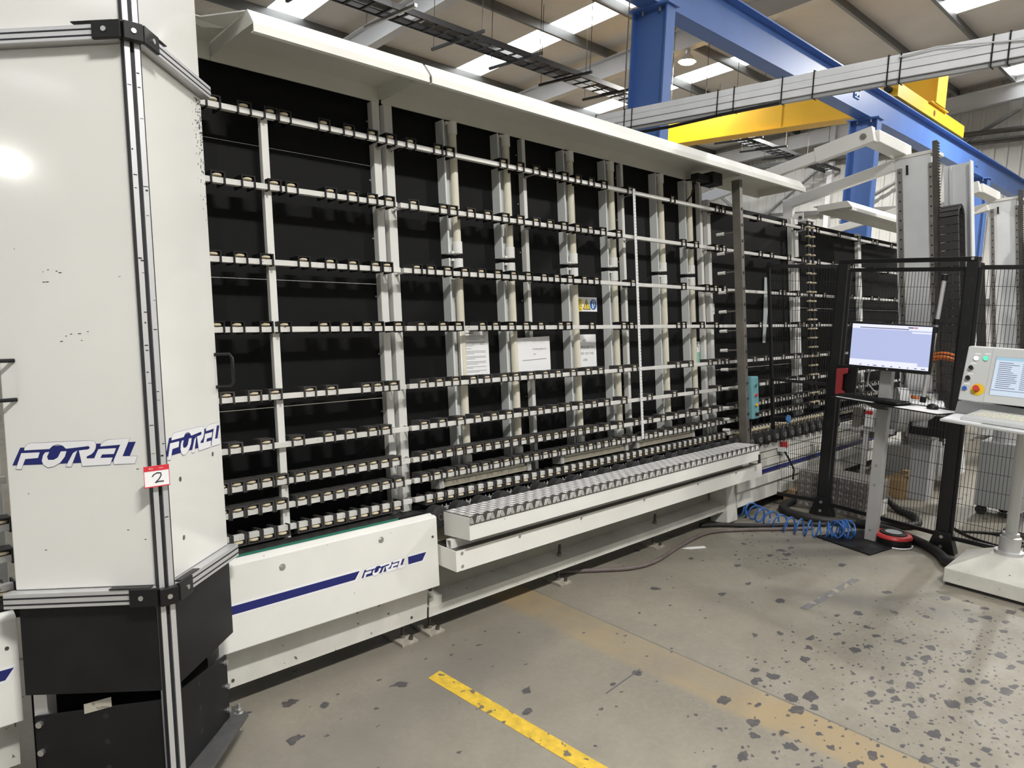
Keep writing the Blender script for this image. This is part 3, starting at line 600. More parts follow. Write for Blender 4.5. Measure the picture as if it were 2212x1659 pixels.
for s in (-1, 1):
    side = 'left' if s < 0 else 'right'
    door = part(cab, 'door', slab(cabL(), s, 0.026, 0.450, -0.035, 0.0, 0.692, 2.272), WHITEG, 0.004)
    door['label'] = 'glossy white %s cabinet door' % side
    part(cab, 'upper_panel', slab(cabL(), s, 0.026, 0.450, -0.035, 0.0, 2.318, 2.85), WHITEG, 0.004)
    part(cab, 'lower_panel', slab(cabL(), s, 0.026, 0.440, -0.012, 0.004, 0.375, 0.645), DARKPL)
    profile(s, 0.02, 0.468, 0.645, 0.690); profile(s, 0.02, 0.468, 2.274, 2.317)
    # the handle
    h = [D(s,0.405 if s<0 else 0.433,0.0,1.375), D(s,0.43 if s<0 else 0.445,0.048,1.375), D(s,0.44 if s<0 else 0.45,0.056,1.36), D(s,0.44 if s<0 else 0.45,0.056,1.275), D(s,0.43 if s<0 else 0.445,0.048,1.26), D(s,0.405 if s<0 else 0.433,0.0,1.26)]
    part(door, 'handle', cabL().tube(h, 0.006, 8), BLACK)
    # hinge links at both cross rails
    for w0, w1 in ((0.640, 0.694), (2.270, 2.322)):
        hg = part(cab, 'hinge_link', slab(cabL(), s, 0.004, 0.088, 0.030, 0.042, w0, w1), BLACK, 0.003)
        slab_ = cabL(); slab(slab_, s, 0.03, 0.15, 0.012, 0.034, w1 if w0 > 1 else w1-0.002, (w1 if w0 > 1 else w1-0.002)+0.003); part(hg, 'hinge_tab', slab_, BLACK)
        c0 = Vector(D(s,0.052,0.042,(w0+w1)/2)); c1 = Vector(D(s,0.052,0.045,(w0+w1)/2)); part(hg, 'screw', cabL().cyl(tuple(c0), tuple(c1), 0.0075, 10), ZINC)
    # end posts and foot plates below
    part(cab, 'end_post', slab(cabL(), s, 0.405, 0.446, -0.078, -0.036, 0.06, 0.66), ALUS)
    fp = part(cab, 'foot_plate', slab(cabL(), s, 0.03, 0.440, -0.033, -0.025, 0.066, 0.335, 0.066, 0.295), DARKPL, 0.002)
    for w in (0.272, 0.185, 0.10):
        part(fp, 'bolt', cabL().cyl(D(s,0.422,-0.026,w), D(s,0.422,-0.015,w), 0.010, 8), ZINC)
    for w in (0.29, 0.21, 0.13):
        part(fp, 'slot', cabL().cyl(D(s,0.22,-0.0255,w), D(s,0.22,-0.0245,w), 0.009, 10), SLOT)
# black centre links over the apex
for w0, w1 in ((0.638, 0.690), (2.268, 2.320)):
    cl = part(cab, 'hinge_centre', cabL().box(CX-0.026, CX+0.026, CN+0.012, CN+0.034, w0, w1), BLACK, 0.003)
    part(cl, 'screw', cabL().cyl((CX,CN+0.034,(w0+w1)/2), (CX,CN+0.037,(w0+w1)/2), 0.0075, 10), ZINC)
pp = part(cab, 'centre_post', cabL().box(CX-0.0225, CX-0.006, CN-0.03, CN+0.012, 0.06, 2.85).box(CX+0.006, CX+0.0225, CN-0.03, CN+0.012, 0.06, 2.85).box(CX-0.006,CX+0.006,CN-0.03,CN-0.002,0.06,2.85), ALUS)
part(pp, 'slot', cabL().box(CX-0.0062,CX+0.0062,CN-0.003,CN+0.0005,0.06,2.85), SLOT)
part(pp, 'slot', cabL().box(CX-0.0232,CX-0.0205,CN-0.012,CN+0.0122,0.06,2.85), SLOT)
part(pp, 'slot', cabL().box(CX+0.0205,CX+0.0232,CN-0.012,CN+0.0122,0.06,2.85), SLOT)
mk = cabL()
for k in range(34):
    w = random.uniform(0.85, 2.75); x = CX+random.choice((-1,1))*random.uniform(0.009,0.017); l_ = random.uniform(0.002,0.007)
    mk.box(x-l_, x+l_, CN+0.0121, CN+0.0124, w, w+random.uniform(0.001,0.005))
part(pp, 'pen_marks', mk, INK)
# decals: on the left door text runs towards the apex, on the right door away from it
doors = [o for o in cab.children if o.name.startswith('door')]
logo(doors[0], cabL, D(-1,0.432,0.0004,1.066), (Q,Q,0), (0,0,1), (-Q,Q,0), 0.372)
logo(doors[1], cabL, D(1,0.048,0.0004,1.066), (Q,-Q,0), (0,0,1), (Q,Q,0), 0.39)
for a, w in ((0.13,0.985),(0.37,1.03),(0.13,0.80)):
    part(doors[1], 'hole_plug', cabL().cyl(D(1,a,-0.001,w), D(1,a,0.001,w), 0.008, 10), STEEL)
sp = cabL()
for k in range(170):       # black specks along the upper edge of the right door
    a = 0.45-abs(random.gauss(0,0.03)); w = 2.262-abs(random.gauss(0,0.16)); r = random.uniform(0.0006,0.0022)
    if a > 0.445 or w < 1.6: continue
    slab(sp, 1, a-r, a+r, 0.0002, 0.0005, w-r*1.6, w+r*1.6)
part(doors[1], 'paint_specks', sp, INK)['kind'] = 'stuff'
sp = cabL()
for a, w in ((0.30,1.63),(0.285,1.635),(0.26,1.63),(0.25,1.625),(0.30,1.60),(0.29,1.60),(0.23,1.445),(0.245,1.44),(0.20,1.425),(0.205,1.445),(0.26,1.425),(0.18,1.45),(0.38,1.70),(0.10,0.86),(0.35,0.81),(0.05,0.83),(0.39,0.98),(0.06,1.04)):
    l_ = random.uniform(0.001,0.005); slab(sp, -1, a-l_, a+l_, 0.0002, 0.0005, w-0.001, w+0.0012)
part(doors[0], 'scratches', sp, INK)
# sticker under the left panel and the triangular base plate
st = part(cab, 'maker_plate', slab(cabL(), -1, 0.20, 0.285, -0.0245, -0.0238, 0.318, 0.348, 0.298, 0.328), mat('plate_beige', (0.48,0.45,0.38), 0.5))
me = text_mesh('SOFTSOLUTION', 0.0105, INK); M_ = Matrix((( Q,0,-Q,0),( -Q,0,-Q,0),(0,1,0,0),(0,0,0,1)))
def place_text(parent, me, off, pos, du, dv, name='lettering', lean=True):
    """du,dv in (X,n,w) coordinates when lean"""
    f = (lambda v: Vector((v[0], -v[1], v[2]))) if lean else Vector
    u, v = f(du).normalized(), f(dv).normalized(); n = u.cross(v)
    o = put(name, me, parent); p = f(pos) - f(off)
    o.matrix_basis = Matrix(((u[0],v[0],n[0],p[0]),(u[1],v[1],n[1],p[1]),(u[2],v[2],n[2],p[2]),(0,0,0,1))); return o
place_text(cab, me, co, D(-1,0.2425,-0.0234,0.315), (Q,Q,0.19), (0,0,1))
place_text(cab, text_mesh('CE', 0.009, INK), co, D(-1,0.257,-0.0234,0.3275), (Q,Q,0.19), (0,0,1))
part(cab, 'dark_backing', cabL().box(0.42,0.98,0.24,0.25,0.066,0.64), BLACKP)  # added black sheet that makes the gap below the doors dark
part(cab, 'base_plate', cabL().prism([(1.05,0.375,0.052),(1.05,0.28,0.052),(0.70,0.16,0.052),(0.35,0.28,0.052),(0.35,0.375,0.052),(0.66,0.72,0.052),(0.74,0.72,0.052)], (0,0,0.012)), mat('base_grey', (0.075,0.075,0.075), 0.55, noise=0.3, nscale=14), 0.002)
for x in (1.028, 0.372):
    p = part(cab, 'levelling_bolt', cabL().cyl((x,0.345,0.0),(x,0.345,0.10),0.006,8).cyl((x,0.345,0.065),(x,0.345,0.078),0.012,6), ZINC)
    part(p, 'washer', cabL().cyl((x,0.345,0.062),(x,0.345,0.066),0.017,14), ZINC)
part(cab, 'washer', cabL().cyl((0.955,0.38,0.064),(0.955,0.38,0.067),0.017,14), STEEL)
part(cab, 'black_bracket', cabL().lathe((0.62,0.44,0.064),[(0.055,0.0),(0.055,0.05),(0.045,0.05),(0.045,0.01),(0.01,0.01)],18), BLACK)
# the lot tag stuck on the centre post
t = lthing('lot_tag', 'white card tag with red top edge and handwritten number on the centre post', 'tag', 0.686, CN+0.03, 0.99); o = (0.686,CN+0.03,0.99)
part(t, 'card', L(*o).box(0.652,0.722,CN+0.028,CN+0.0286,0.99,1.052), PAPER)
part(t, 'red_band', L(*o).box(0.652,0.722,CN+0.0287,CN+0.0291,1.037,1.052), REDT)
part(t, 'red_border', L(*o).box(0.652,0.6535,CN+0.0287,CN+0.0291,0.99,1.037).box(0.7205,0.722,CN+0.0287,CN+0.0291,0.99,1.037).box(0.652,0.722,CN+0.0287,CN+0.0291,0.99,0.993), REDT)
part(t, 'number', L(*o).tube([(0.674,CN+0.0292,1.021),(0.679,CN+0.0292,1.027),(0.688,CN+0.0292,1.031),(0.698,CN+0.0292,1.0295),(0.699,CN+0.0292,1.023),(0.693,CN+0.0292,1.013),(0.684,CN+0.0292,1.005),(0.681,CN+0.0292,1.003),(0.692,CN+0.0292,1.0055),(0.705,CN+0.0292,1.0045)], 0.0016, 6), INK)
place_text(t, text_mesh('&Co.', 0.0065, PAPER), o, (0.673,CN+0.0293,1.0445), (1,0,0), (0,0,1))
place_text(t, text_mesh('www.', 0.0055, PAPER), o, (0.700,CN+0.0293,1.0445), (1,0,0), (0,0,1))

# ---------------------------------------------------------------- papers and signs on the rack
def sheet(name, label, x0, x1, w0, w1, n, tilt=0.0, m=PAPER):
    t = lthing(name, label, 'sign', (x0+x1)/2, n, w0); o = ((x0+x1)/2, n, w0); dw = tilt*(x1-x0)
    part(t, 'sheet', L(*o).prism([(x0,n,w0),(x1,n,w0+dw),(x1,n,w1+dw),(x0,n,w1)], (0,0.0006,0)), m); return t, o
t, o = sheet('notice_sheet', 'tall white notice sheet of small print hanging left of the other two', 2.43, 2.632, 1.225, 1.468, 0.026)
mb = L(*o); w = 1.452; mb.box(2.453,2.525,0.0266,0.0268,1.449,1.455); w = 1.438
for nl in (4, 4, 1, 3, 3, 3, 2, 2):
    for i in range(nl):
        mb.box(2.453, 2.453+(0.155 if i < nl-1 else random.uniform(0.05,0.12)), 0.0266, 0.0268, w, w+0.0026); w -= 0.0068
    w -= 0.0075
part(t, 'print_lines', mb, mat('grey_ink', (0.25,0.25,0.26), 0.6))
part(t, 'tape', L(*o).box(2.44,2.47,0.0266,0.027,1.462,1.49).box(2.55,2.58,0.0266,0.027,1.462,1.49), CLEAR)
t, o = sheet('notice_sheet', 'wide white company sheet hanging across the single white post', 2.838, 3.118, 1.215, 1.42, 0.03, 0.03)
place_text(t, text_mesh('Double R Glass & Roofing Systems Ltd', 0.0128, INKB), o, (2.985,0.0308,1.355), (1,0,0.03), (0,0,1))
place_text(t, text_mesh('USA', 0.012, INKB), o, (2.985,0.0308,1.325), (1,0,0.03), (0,0,1))
part(t, 'print_line', L(*o).prism([(2.885,0.0306,1.289),(3.085,0.0306,1.295),(3.085,0.0306,1.299),(2.885,0.0306,1.293)], (0,0.0002,0)), MATS['grey_ink'])
t, o = sheet('notice_sheet', 'white headphones notice sheet partly hidden behind a tube light', 3.40, 3.63, 1.23, 1.437, -0.036)
for i, s_ in enumerate(('NO', 'HEADPHONES TO', 'BE USED ON THIS', 'LINE')):
    place_text(t, text_mesh(s_, 0.0215, INK), o, (3.515,-0.0352,1.397-0.041*i), (1,0,0), (0,0,1))
t, o = sheet('warning_sign', 'yellow white and blue warning sign with triangle and glove symbol', 3.425, 3.655, 1.583, 1.674, -0.036)
YEL = mat('sign_yellow', (0.80,0.62,0.06), 0.45); BLUS = mat('sign_blue', (0.02,0.13,0.42), 0.4)
part(t, 'yellow_text_panel', L(*o).box(3.425,3.508,-0.0353,-0.0349,1.586,1.664), YEL)
mb = L(*o)
for i in range(10): mb.box(3.43,3.43+random.uniform(0.045,0.073),-0.0349,-0.0347,1.592+0.0071*i,1.5948+0.0071*i)
part(t, 'print_lines', mb, INK)
def tri(x, w, r): return [(x-r*0.9,0,w-r*0.55),(x+r*0.9,0,w-r*0.55),(x,0,w+r)]
part(t, 'triangle_border', L(*o).prism([(p[0],-0.0353,p[2]) for p in tri(3.551,1.619,0.044)], (0,0.0003,0)), INK)
part(t, 'triangle', L(*o).prism([(p[0],-0.035,p[2]) for p in tri(3.551,1.619,0.035)], (0,0.0004,0)), YEL)
part(t, 'exclamation_mark', L(*o).prism([(3.5485,-0.0346,1.618),(3.5535,-0.0346,1.618),(3.556,-0.0346,1.638),(3.546,-0.0346,1.638)], (0,0.0003,0)).cyl((3.551,-0.0346,1.610),(3.551,-0.0343,1.610),0.004,10), INK)
part(t, 'blue_disc', L(*o).cyl((3.617,-0.0353,1.628),(3.617,-0.0349,1.628),0.034,28), BLUS)
part(t, 'glove_symbol', L(*o).prism([(3.602,-0.0349,1.633),(3.612,-0.0349,1.637),(3.621,-0.0349,1.606),(3.608,-0.0349,1.602)], (0,0.0003,0)).tube([(3.612,-0.0347,1.64),(3.614,-0.0347,1.652),(3.622,-0.0347,1.653),(3.629,-0.0347,1.645),(3.629,-0.0347,1.618)],0.0025,5), DECALW)
def label2(name, lab, txt, x, w, sx, sw, m=PAPER, ink=INK, n=-0.036, size=None):
    t, o = sheet(name, lab, x-sx/2, x+sx/2, w-sw/2, w+sw/2, n, 0, m)
    if txt: place_text(t, text_mesh(txt, size or sw*0.9, ink), o, (x, n+0.0009, w), (1,0,0), (0,0,1))
    return t, o
label2('number_label', 'small white number label just right of the last rack post', '2', 5.09, 1.62, 0.055, 0.085, n=-0.033)
t, o = label2('grade_label', 'blue and green grade label with letter beside the last tube light', '', 4.85, 1.27, 0.075, 0.19)
part(t, 'green_lower', L(*o).box(4.814,4.886,-0.0353,-0.035,1.178,1.285), mat('label_green', (0.25,0.55,0.45), 0.5))
place_text(t, text_mesh('A', 0.06, INKB), o, (4.85,-0.0348,1.335), (1,0,0), (0,0,1))

# ---------------------------------------------------------------- steel gauge post with probes, control box
t = lthing('gauge_post', 'brown steel post with a row of side probes at the end of the step', 'post', 4.97, 0.27, 0.58); o = (4.97,0.27,0.58)
part(t, 'column', L(*o).box(4.945,4.985,0.240,0.305,0.585,2.545), STEEL, 0.002)
ws = [2.168-0.1465*k for k in range(10)] + [0.762, 0.68]
for w in ws:
    p = part(t, 'probe', L(*o).cyl((4.96,0.24,w),(4.96,0.10,w),0.0055,8), STEEL); part(p, 'probe_tip', L(*o).cyl((4.96,0.155,w),(4.96,0.10,w),0.0125,10), CAPW)
for k in range(15): part(t, 'bolt', L(*o).cyl((4.966,0.304,2.33-0.117*k),(4.966,0.311,2.33-0.117*k),0.011,8), STEELD)
t = lthing('control_box', 'teal push button box with coloured buttons beside the steel post', 'control box', 5.07, 0.27, 0.77); o = (5.07,0.27,0.77)
TEAL = mat('teal_enamel', (0.15,0.34,0.385), 0.4, noise=0.05)
part(t, 'box', L(*o).box(5.0,5.105,0.235,0.325,0.765,1.085), TEAL, 0.006)
for w, m in ((1.02, mat('btn_green',(0.02,0.25,0.18),0.3)), (0.945, RED), (0.87, mat('btn_yellow',(0.8,0.45,0.02),0.3))):
    b = part(t, 'button_ring', L(*o).cyl((5.052,0.324,w),(5.052,0.331,w),0.016,14), ZINC); part(b, 'button', L(*o).cyl((5.052,0.331,w),(5.052,0.340,w),0.0115,14), m)
part(t, 'cable_gland', L(*o).cyl((5.052,0.324,0.80),(5.052,0.345,0.80),0.013,10), BLACK)
part(t, 'cable', L(*o).tube([(5.04,0.29,0.765),(5.03,0.29,0.70),(5.02,0.28,0.60),(5.03,0.26,0.5)],0.007,6), BLACK)

# ---------------------------------------------------------------- second half of the conveyor, right of the step
t = lthing('roller_conveyor', 'grubby white conveyor body with stacked covers right of the step', 'conveyor', 6.9, 0.15, 0.08); o = (6.9,0.15,0.08)
for i, (w0,w1,n) in enumerate(((0.085,0.205,0.200),(0.208,0.285,0.222),(0.288,0.345,0.205),(0.348,0.405,0.222),(0.408,0.465,0.210),(0.468,0.545,0.222))):
    for (xa,xb) in ((4.93,5.42),(5.425,6.9),(6.905,8.4),(8.405,9.9)):
        part(t, 'cover_plank', L(*o).box(xa, xb, n-0.02, n, w0, w1), WHITEF, 0.004)
part(t, 'core', L(*o).box(4.95, 9.9, 0.0, 0.18, 0.1, 0.545), DARKPL)
part(t, 'blue_stripe', L(*o).box(5.05, 9.85, 0.2052, 0.2062, 0.292, 0.325), NAVY)
part(t, 'leg', L(*o).box(4.80,4.95,0.06,0.20,0.0,0.33), WHITEF)
part(t, 'top_rail', L(*o).box(5.02, 9.8, 0.11, 0.125, 0.60, 0.625), mat('rail_tan', (0.33,0.29,0.24), 0.5))
hubL = MB((0,0,0),True).lathe((0,0,0),[(0.022,0.057),(0.022,0.066),(0.01,0.066),(0.01,0.056)],14).mesh('wheel_hub', ZINC)
for k in range(13):
    w_ = put('drive_wheel', wm, t, (5.09+0.138*k-6.9, -0.055, 0.50), (R_(90),0,0)); put('wheel_hub', hubL, w_)
disc = MB().lathe((0,0,0),[(0.006,-0.01),(0.024,-0.006),(0.026,0.0),(0.024,0.006),(0.006,0.01)],12).mesh('guide_disc', WHEEL)
for k in range(26): put('guide_disc', disc, t, (5.08+0.07*k-6.9, 0.0, 0.565))
# upright rods with cream discs behind the fence
t = lthing('roller_column', 'pair of upright rods strung with cream discs behind the mesh panel', 'roller column', 6.5, 0.15, 0.72); o = (6.5,0.15,0.72)
for x in (6.455, 6.55):
    part(t, 'rod', L(*o).cyl((x,0.15,0.72),(x,0.15,2.42),0.012,8), BLACKM)
    for k in range(20): put('guide_disc', disc, t, (x-6.5, 0, 0.06+0.083*k))
part(t, 'top_bracket', L(*o).box(6.43,6.575,0.09,0.165,2.41,2.43), RAILM)
part(t, 'lower_bracket', L(*o).box(6.43,6.575,0.09,0.165,0.72,0.75), BLACKM)
t = lthing('glass_strip', 'pale glass strip leaning on the rack behind the mesh panel', 'glass', 6.0, -0.02, 1.33); o = (6.0,-0.02,1.33)
part(t, 'pane', L(*o).prism([(5.90,-0.034,1.335),(5.945,-0.034,1.335),(6.07,-0.03,1.905),(5.965,-0.03,1.905)], (0,0.006,0)), mat('pane_grey', (0.42,0.46,0.48), 0.2))
t = lthing('stop_button', 'red mushroom button on a bracket behind the mesh panel', 'button', 5.66, 0.27, 0.45); o = (5.66,0.27,0.45)
part(t, 'bracket', L(*o).box(5.60,5.72,0.22,0.27,0.44,0.475), LGREY); part(t, 'button', L(*o).cyl((5.66,0.25,0.47),(5.66,0.25,0.515),0.028,14), RED)
part(t, 'cable', L(*o).tube([(5.66,0.25,0.44),(5.69,0.28,0.36),(5.72,0.30,0.28),(5.7,0.3,0.2)],0.008,6), BLACK)
t = lthing('pressure_dial', 'round blue dial behind the mesh panel', 'gauge', 5.67, 0.26, 0.7); o = (5.67,0.26,0.7)
part(t, 'dial', L(*o).cyl((5.66,0.285,0.705),(5.66,0.30,0.705),0.032,18), mat('dial_blue', (0.08,0.25,0.6), 0.4)); part(t, 'stem', L(*o).cyl((5.67,0.16,0.70),(5.66,0.285,0.705),0.025,10), BLACKM)

# ---------------------------------------------------------------- robots on upright columns
HOLE = MB().cyl((-0.0015,0,0),(0.001,0,0),0.009,8).mesh('bolt_hole', SLOT)
def make_robot(label, X):
    t = lthing('edge_robot', label, 'robot', X, 0.7, 0.0, 'column robots of the sealing line'); o = (X,0.7,0.0)
    part(t, 'column', L(*o).box(X, X+0.26, 0.555, 0.862, 0.06, 3.02), ROBOT, 0.006)
    part(t, 'top_cap', L(*o).box(X-0.01, X+0.27, 0.545, 0.90, 3.02, 3.05), WHITE)
    for n0, n1 in ((0.583,0.620),(0.848,0.880)):
        g = part(t, 'guide_rail', L(*o).box(X-0.022, X, n0, n1, 0.2, 2.93), STEEL)
        for k in range(30): put('bolt_hole', HOLE, g, (-0.022, 0.7-(n0+n1)/2, 0.28+0.09*k))
    rk = L(*o).box(X-0.03, X+0.02, 0.885, 0.925, 0.15, 3.12)
    part(t, 'gear_rack', rk, STEELD); mb = L(*o)
    for k in range(110): mb.prism([(X-0.03,0.925,0.2+0.0265*k),(X-0.03,0.925,0.2+0.0265*k+0.017),(X-0.03,0.937,0.2+0.0265*k+0.0085)], (0.05,0,0))
    part(t, 'rack_teeth', mb, STEELD)
    part(t, 'back_plate', L(*o).box(X+0.14, X+0.15, 0.93, 1.165, 0.5, 2.90).box(X+0.05,X+0.15,1.158,1.168,0.5,2.90).box(X+0.10,X+0.14,0.985,1.0,0.5,2.88), ROBOT)
    part(t, 'small_switch', L(*o).box(X-0.012,X,0.655,0.672,2.86,2.95), BLACK)
    # energy chain looping over
    path = [(X-0.07, 0.6+0.075*k, 0) for k in range(24)]
    cx, r, w0 = X+0.03, 0.10, 2.40
    path += [(cx-r*math.cos(math.pi*k/7), w0+r*math.sin(math.pi*k/7), 90*0) for k in range(8)]
    path += [(X+0.13, 2.32-0.075*k, 0) for k in range(20)]
    CHAIN = mat('chain_plastic', (0.045,0.043,0.042), 0.55)
    for (xa,wa,_),(xb,wb,_) in zip(path[:-1], path[1:]):
        a = Vector((xa,0,wa)); b = Vector((xb,0,wb)); d = b-a
        mid = [((a+d*f).x, (a+d*f).z) for f in (0.04, 0.96)]
        dx, dz = d.x/d.length, d.z/d.length; px_, pz_ = -dz*0.018, dx*0.018
        q = [(mid[0][0]-px_,0.945,mid[0][1]-pz_),(mid[1][0]-px_,0.945,mid[1][1]-pz_),(mid[1][0]+px_,0.945,mid[1][1]+pz_),(mid[0][0]+px_,0.945,mid[0][1]+pz_)]
        part(t, 'chain_link', L(*o).prism(q, (0,0.15,0)), CHAIN)
    # roof frame: box beam with two inclined arms reaching back over the line
    part(t, 'box_beam', L(*o).prism([(X-0.70,0.50,3.07),(X-0.70,0.53,3.05),(X-0.70,0.66,3.05),(X-0.70,0.66,3.16),(X-0.70,0.50,3.16)], (0.85,0,0)), WHITE, 0.008)
    au = part(t, 'upper_arm', L(*o).beam((X-0.73,0.62,3.115),(X-0.73,-1.3,2.835),0.06,0.10), WHITE, 0.004)
    part(au, 'arm_sleeve', L(*o).beam((X-0.735,0.63,3.12),(X-0.735,0.12,3.045),0.075,0.135), WHITE, 0.004)
    part(au, 'pivot_bolt', L(*o).cyl((X-0.765,0.55,3.11),(X-0.79,0.55,3.11),0.026,12), STEEL)
    part(t, 'lower_arm', L(*o).beam((X-0.03,0.56,2.965),(X-0.03,-0.45,2.80),0.07,0.10), WHITE, 0.004)
    part(t, 'rear_post', L(*o).box(X-0.06,X+0.0,-0.53,-0.43,0.1,2.84), WHITE)
    ps = part(t, 'rear_plate', L(*o).box(X-0.02,X-0.01,-0.63,-0.33,2.50,2.68), WHITE)
    for n in (-0.60,-0.36):
        for w in (2.54,2.63): part(ps, 'bolt', L(*o).cyl((X-0.02,n,w),(X-0.035,n,w),0.018,8), STEELD)
    # carriage with the sealing head low down
    part(t, 'carriage', L(*o).box(X-0.30, X-0.03, 0.50, 0.90, 0.55, 0.80), GREY, 0.01)
    part(t, 'motor', L(*o).cyl((X-0.45,0.60,0.70),(X-0.45,0.98,0.70),0.085,20), ALUS)
    part(t, 'gearbox', L(*o).cyl((X-0.42,0.50,0.60),(X-0.42,0.44,0.60),0.17,24), LGREY)
    part(t, 'head', L(*o).box(X-0.60, X-0.30, 0.40, 0.62, 0.42, 0.60), STEELD, 0.01)
    part(t, 'base', L(*o).box(X-0.12, X+0.38, 0.42, 1.0, 0.0, 0.30), ROBOT, 0.01)
    part(t, 'cylinder', L(*o).cyl((X-0.18,0.93,0.05),(X-0.18,0.93,0.36),0.028,12), ALUS)
    return t
rb = make_robot('near white robot column with rack and black energy chain', 7.5)
make_robot('far white robot column at the right edge', 11.0)

# ---------------------------------------------------------------- blue crane runway and yellow crane
def crane_column(label, x0, x1):
    t = thing('crane_column', label, 'column', ((x0+x1)/2, 4.4, 0), group='blue columns of the crane runway'); o = ((x0+x1)/2, 4.4, 0); xm = (x0+x1)/2
    part(t, 'flange', MB(o).box(x0, x1, 4.20, 4.218, 0, 4.47), BLUEP); part(t, 'flange', MB(o).box(x0, x1, 4.592, 4.61, 0, 4.47), BLUEP)
    part(t, 'web', MB(o).box(xm-0.006, xm+0.006, 4.218, 4.592, 0, 4.47), BLUEP)
    part(t, 'cap_plate', MB(o).box(x0-0.03, x1+0.03, 4.17, 4.64, 4.47, 4.492), BLUEP)
    part(t, 'base_plate', MB(o).box(x0-0.1, x1+0.1, 4.1, 4.7, 0, 0.03), BLUEP)
    for y in (4.30, 4.50): part(t, 'bolt', MB(o).cyl((x0+0.03,y,4.43),(x0+0.03,y,4.47),0.014,6), ZINC)
crane_column('blue crane column nearest the camera, behind the canopy', 6.0, 6.14)
crane_column('middle blue crane column behind the near robot arms', 11.52, 11.70)
crane_column('far blue crane column behind the far robot', 17.98, 18.16)
t = thing('runway_beam', 'long blue crane runway beam running overhead', 'beam', (9.0, 4.4, 4.5)); o = (9.0,4.4,4.5)
part(t, 'bottom_flange', MB(o).box(-4, 24, 4.29, 4.51, 4.492, 4.510), BLUEP); part(t, 'top_flange', MB(o).box(-4, 24, 4.29, 4.51, 4.94, 4.958), BLUEP)
part(t, 'web', MB(o).box(-4, 24, 4.394, 4.406, 4.51, 4.94), BLUEP); part(t, 'crane_rail', MB(o).box(-4, 24, 4.375, 4.425, 4.958, 4.99), STEELD)
for x in (11.15, 17.75):
    sp_ = part(t, 'splice_plate', MB(o).box(x-0.10, x+0.10, 4.378, 4.394, 4.70, 4.86), BLUEP)
    for dx in (-0.05,0.05):
        for dz in (4.74,4.82): part(sp_, 'bolt', MB(o).cyl((x+dx,4.378,dz),(x+dx,4.36,dz),0.016,6), ZINC)
t = thing('overhead_crane', 'yellow bridge crane girder resting on the blue runway', 'crane', (14.3, 4.4, 4.99)); o = (14.3,4.4,4.99)
part(t, 'girder', MB(o).box(14.25, 14.55, 4.22, 14.6, 5.222, 5.93), YELP)
part(t, 'bottom_flange', MB(o).box(14.20, 14.60, 4.64, 14.6, 5.20, 5.222), YELP)
part(t, 'end_flange', MB(o).box(14.10, 14.62, 4.20, 4.22, 5.222, 5.93), YELP)
part(t, 'foot_plate', MB(o).box(13.95, 14.9, 4.22, 4.62, 5.205, 5.222), YELP)
part(t, 'stiffener', MB(o).box(14.242,14.25,7.05,7.07,5.222,5.93), YELP)
part(t, 'end_carriage', MB(o).box(12.45, 16.15, 4.27, 4.53, 4.992, 5.205), YELP)
part(t, 'buffer', MB(o).cyl((12.45,4.40,5.10),(12.34,4.40,5.10),0.05,14), RUBBER)
part(t, 'wheel_hole', MB(o).cyl((14.3,4.2695,5.09),(14.3,4.2685,5.09),0.055,16), mat('hole_red', (0.15,0.012,0.01), 0.5))

# ---------------------------------------------------------------- trunking and cable ladder overhead
t = thing('busbar_trunking', 'bundle of silver trunking strapped together and crossing overhead to the right', 'trunking', (5.0, 1.6, 3.1)); o = (5.0,1.6,3.1)
def sag(y): return 0.02*math.cos((y-1.6)*0.9)
for z0, z1, x0, x1, m in ((3.185,3.232,4.985,5.035,ALUS),(3.137,3.182,4.98,5.035,ALUS),(3.088,3.134,4.985,5.035,ALUS),(3.06,3.086,5.0,5.03,GREY)):
    part(t, 'trunk', MB(o).prism([(x0,-2.0,z0+0.02),(x0,4.62,z0-0.0),(x0,4.62,z1-0.0),(x0,-2.0,z1+0.02)], (x1-x0,0,0)), m if m is GREY else TRUNKM, 0.003)
part(t, 'slack_cable', MB(o).tube([(5.0,4.55,3.06),(4.99,4.2,3.035),(4.99,3.85,3.03),(4.99,3.4,3.035),(4.99,2.95,3.06),(5.0,2.5,3.075)],0.013,8), BLACK)
for y in (4.16,3.852,3.776,2.983,2.849,2.479,2.256,1.782,1.708,1.216,1.133,0.6):
    dz = 0.02*(4.62-y)/6.62
    part(t, 'cable_tie', MB(o).box(4.976,4.979,y-0.004,y+0.004,3.055+dz,3.238+dz).box(4.976,5.04,y-0.004,y+0.004,3.236+dz,3.239+dz).box(4.976,5.04,y-0.004,y+0.004,3.053+dz,3.056+dz), BLACK)
part(t, 'loose_wire', MB(o).tube([(4.972,1.72,3.22),(4.968,1.5,3.235),(4.968,1.3,3.21),(4.97,1.0,3.17),(4.965,0.6,3.15)],0.005,6), LGREY)
for y in (3.9, -1.5): part(t, 'hanger', MB(o).cyl((5.03,y,3.24),(5.03,y,roofz(y)-0.1),0.006,6), STEELD)
t = thing('cable_ladder', 'black cable ladder hung under the roof on cross bars', 'cable tray', (12.0, 10.0, 6.0)); o = (12.0,10.0,6.0)
LADM = mat('ladder_black', (0.03,0.03,0.032), 0.45, metal=0.3)
for y in (9.76, 10.24):
    part(t, 'side_rail', MB(o).box(2.0, 24.0, y-0.012, y+0.012, 6.0, 6.09), LADM)
for k in range(72): part(t, 'rung', MB(o).box(2.2+0.3*k, 2.235+0.3*k, 9.77, 10.23, 6.005, 6.03), LADM)
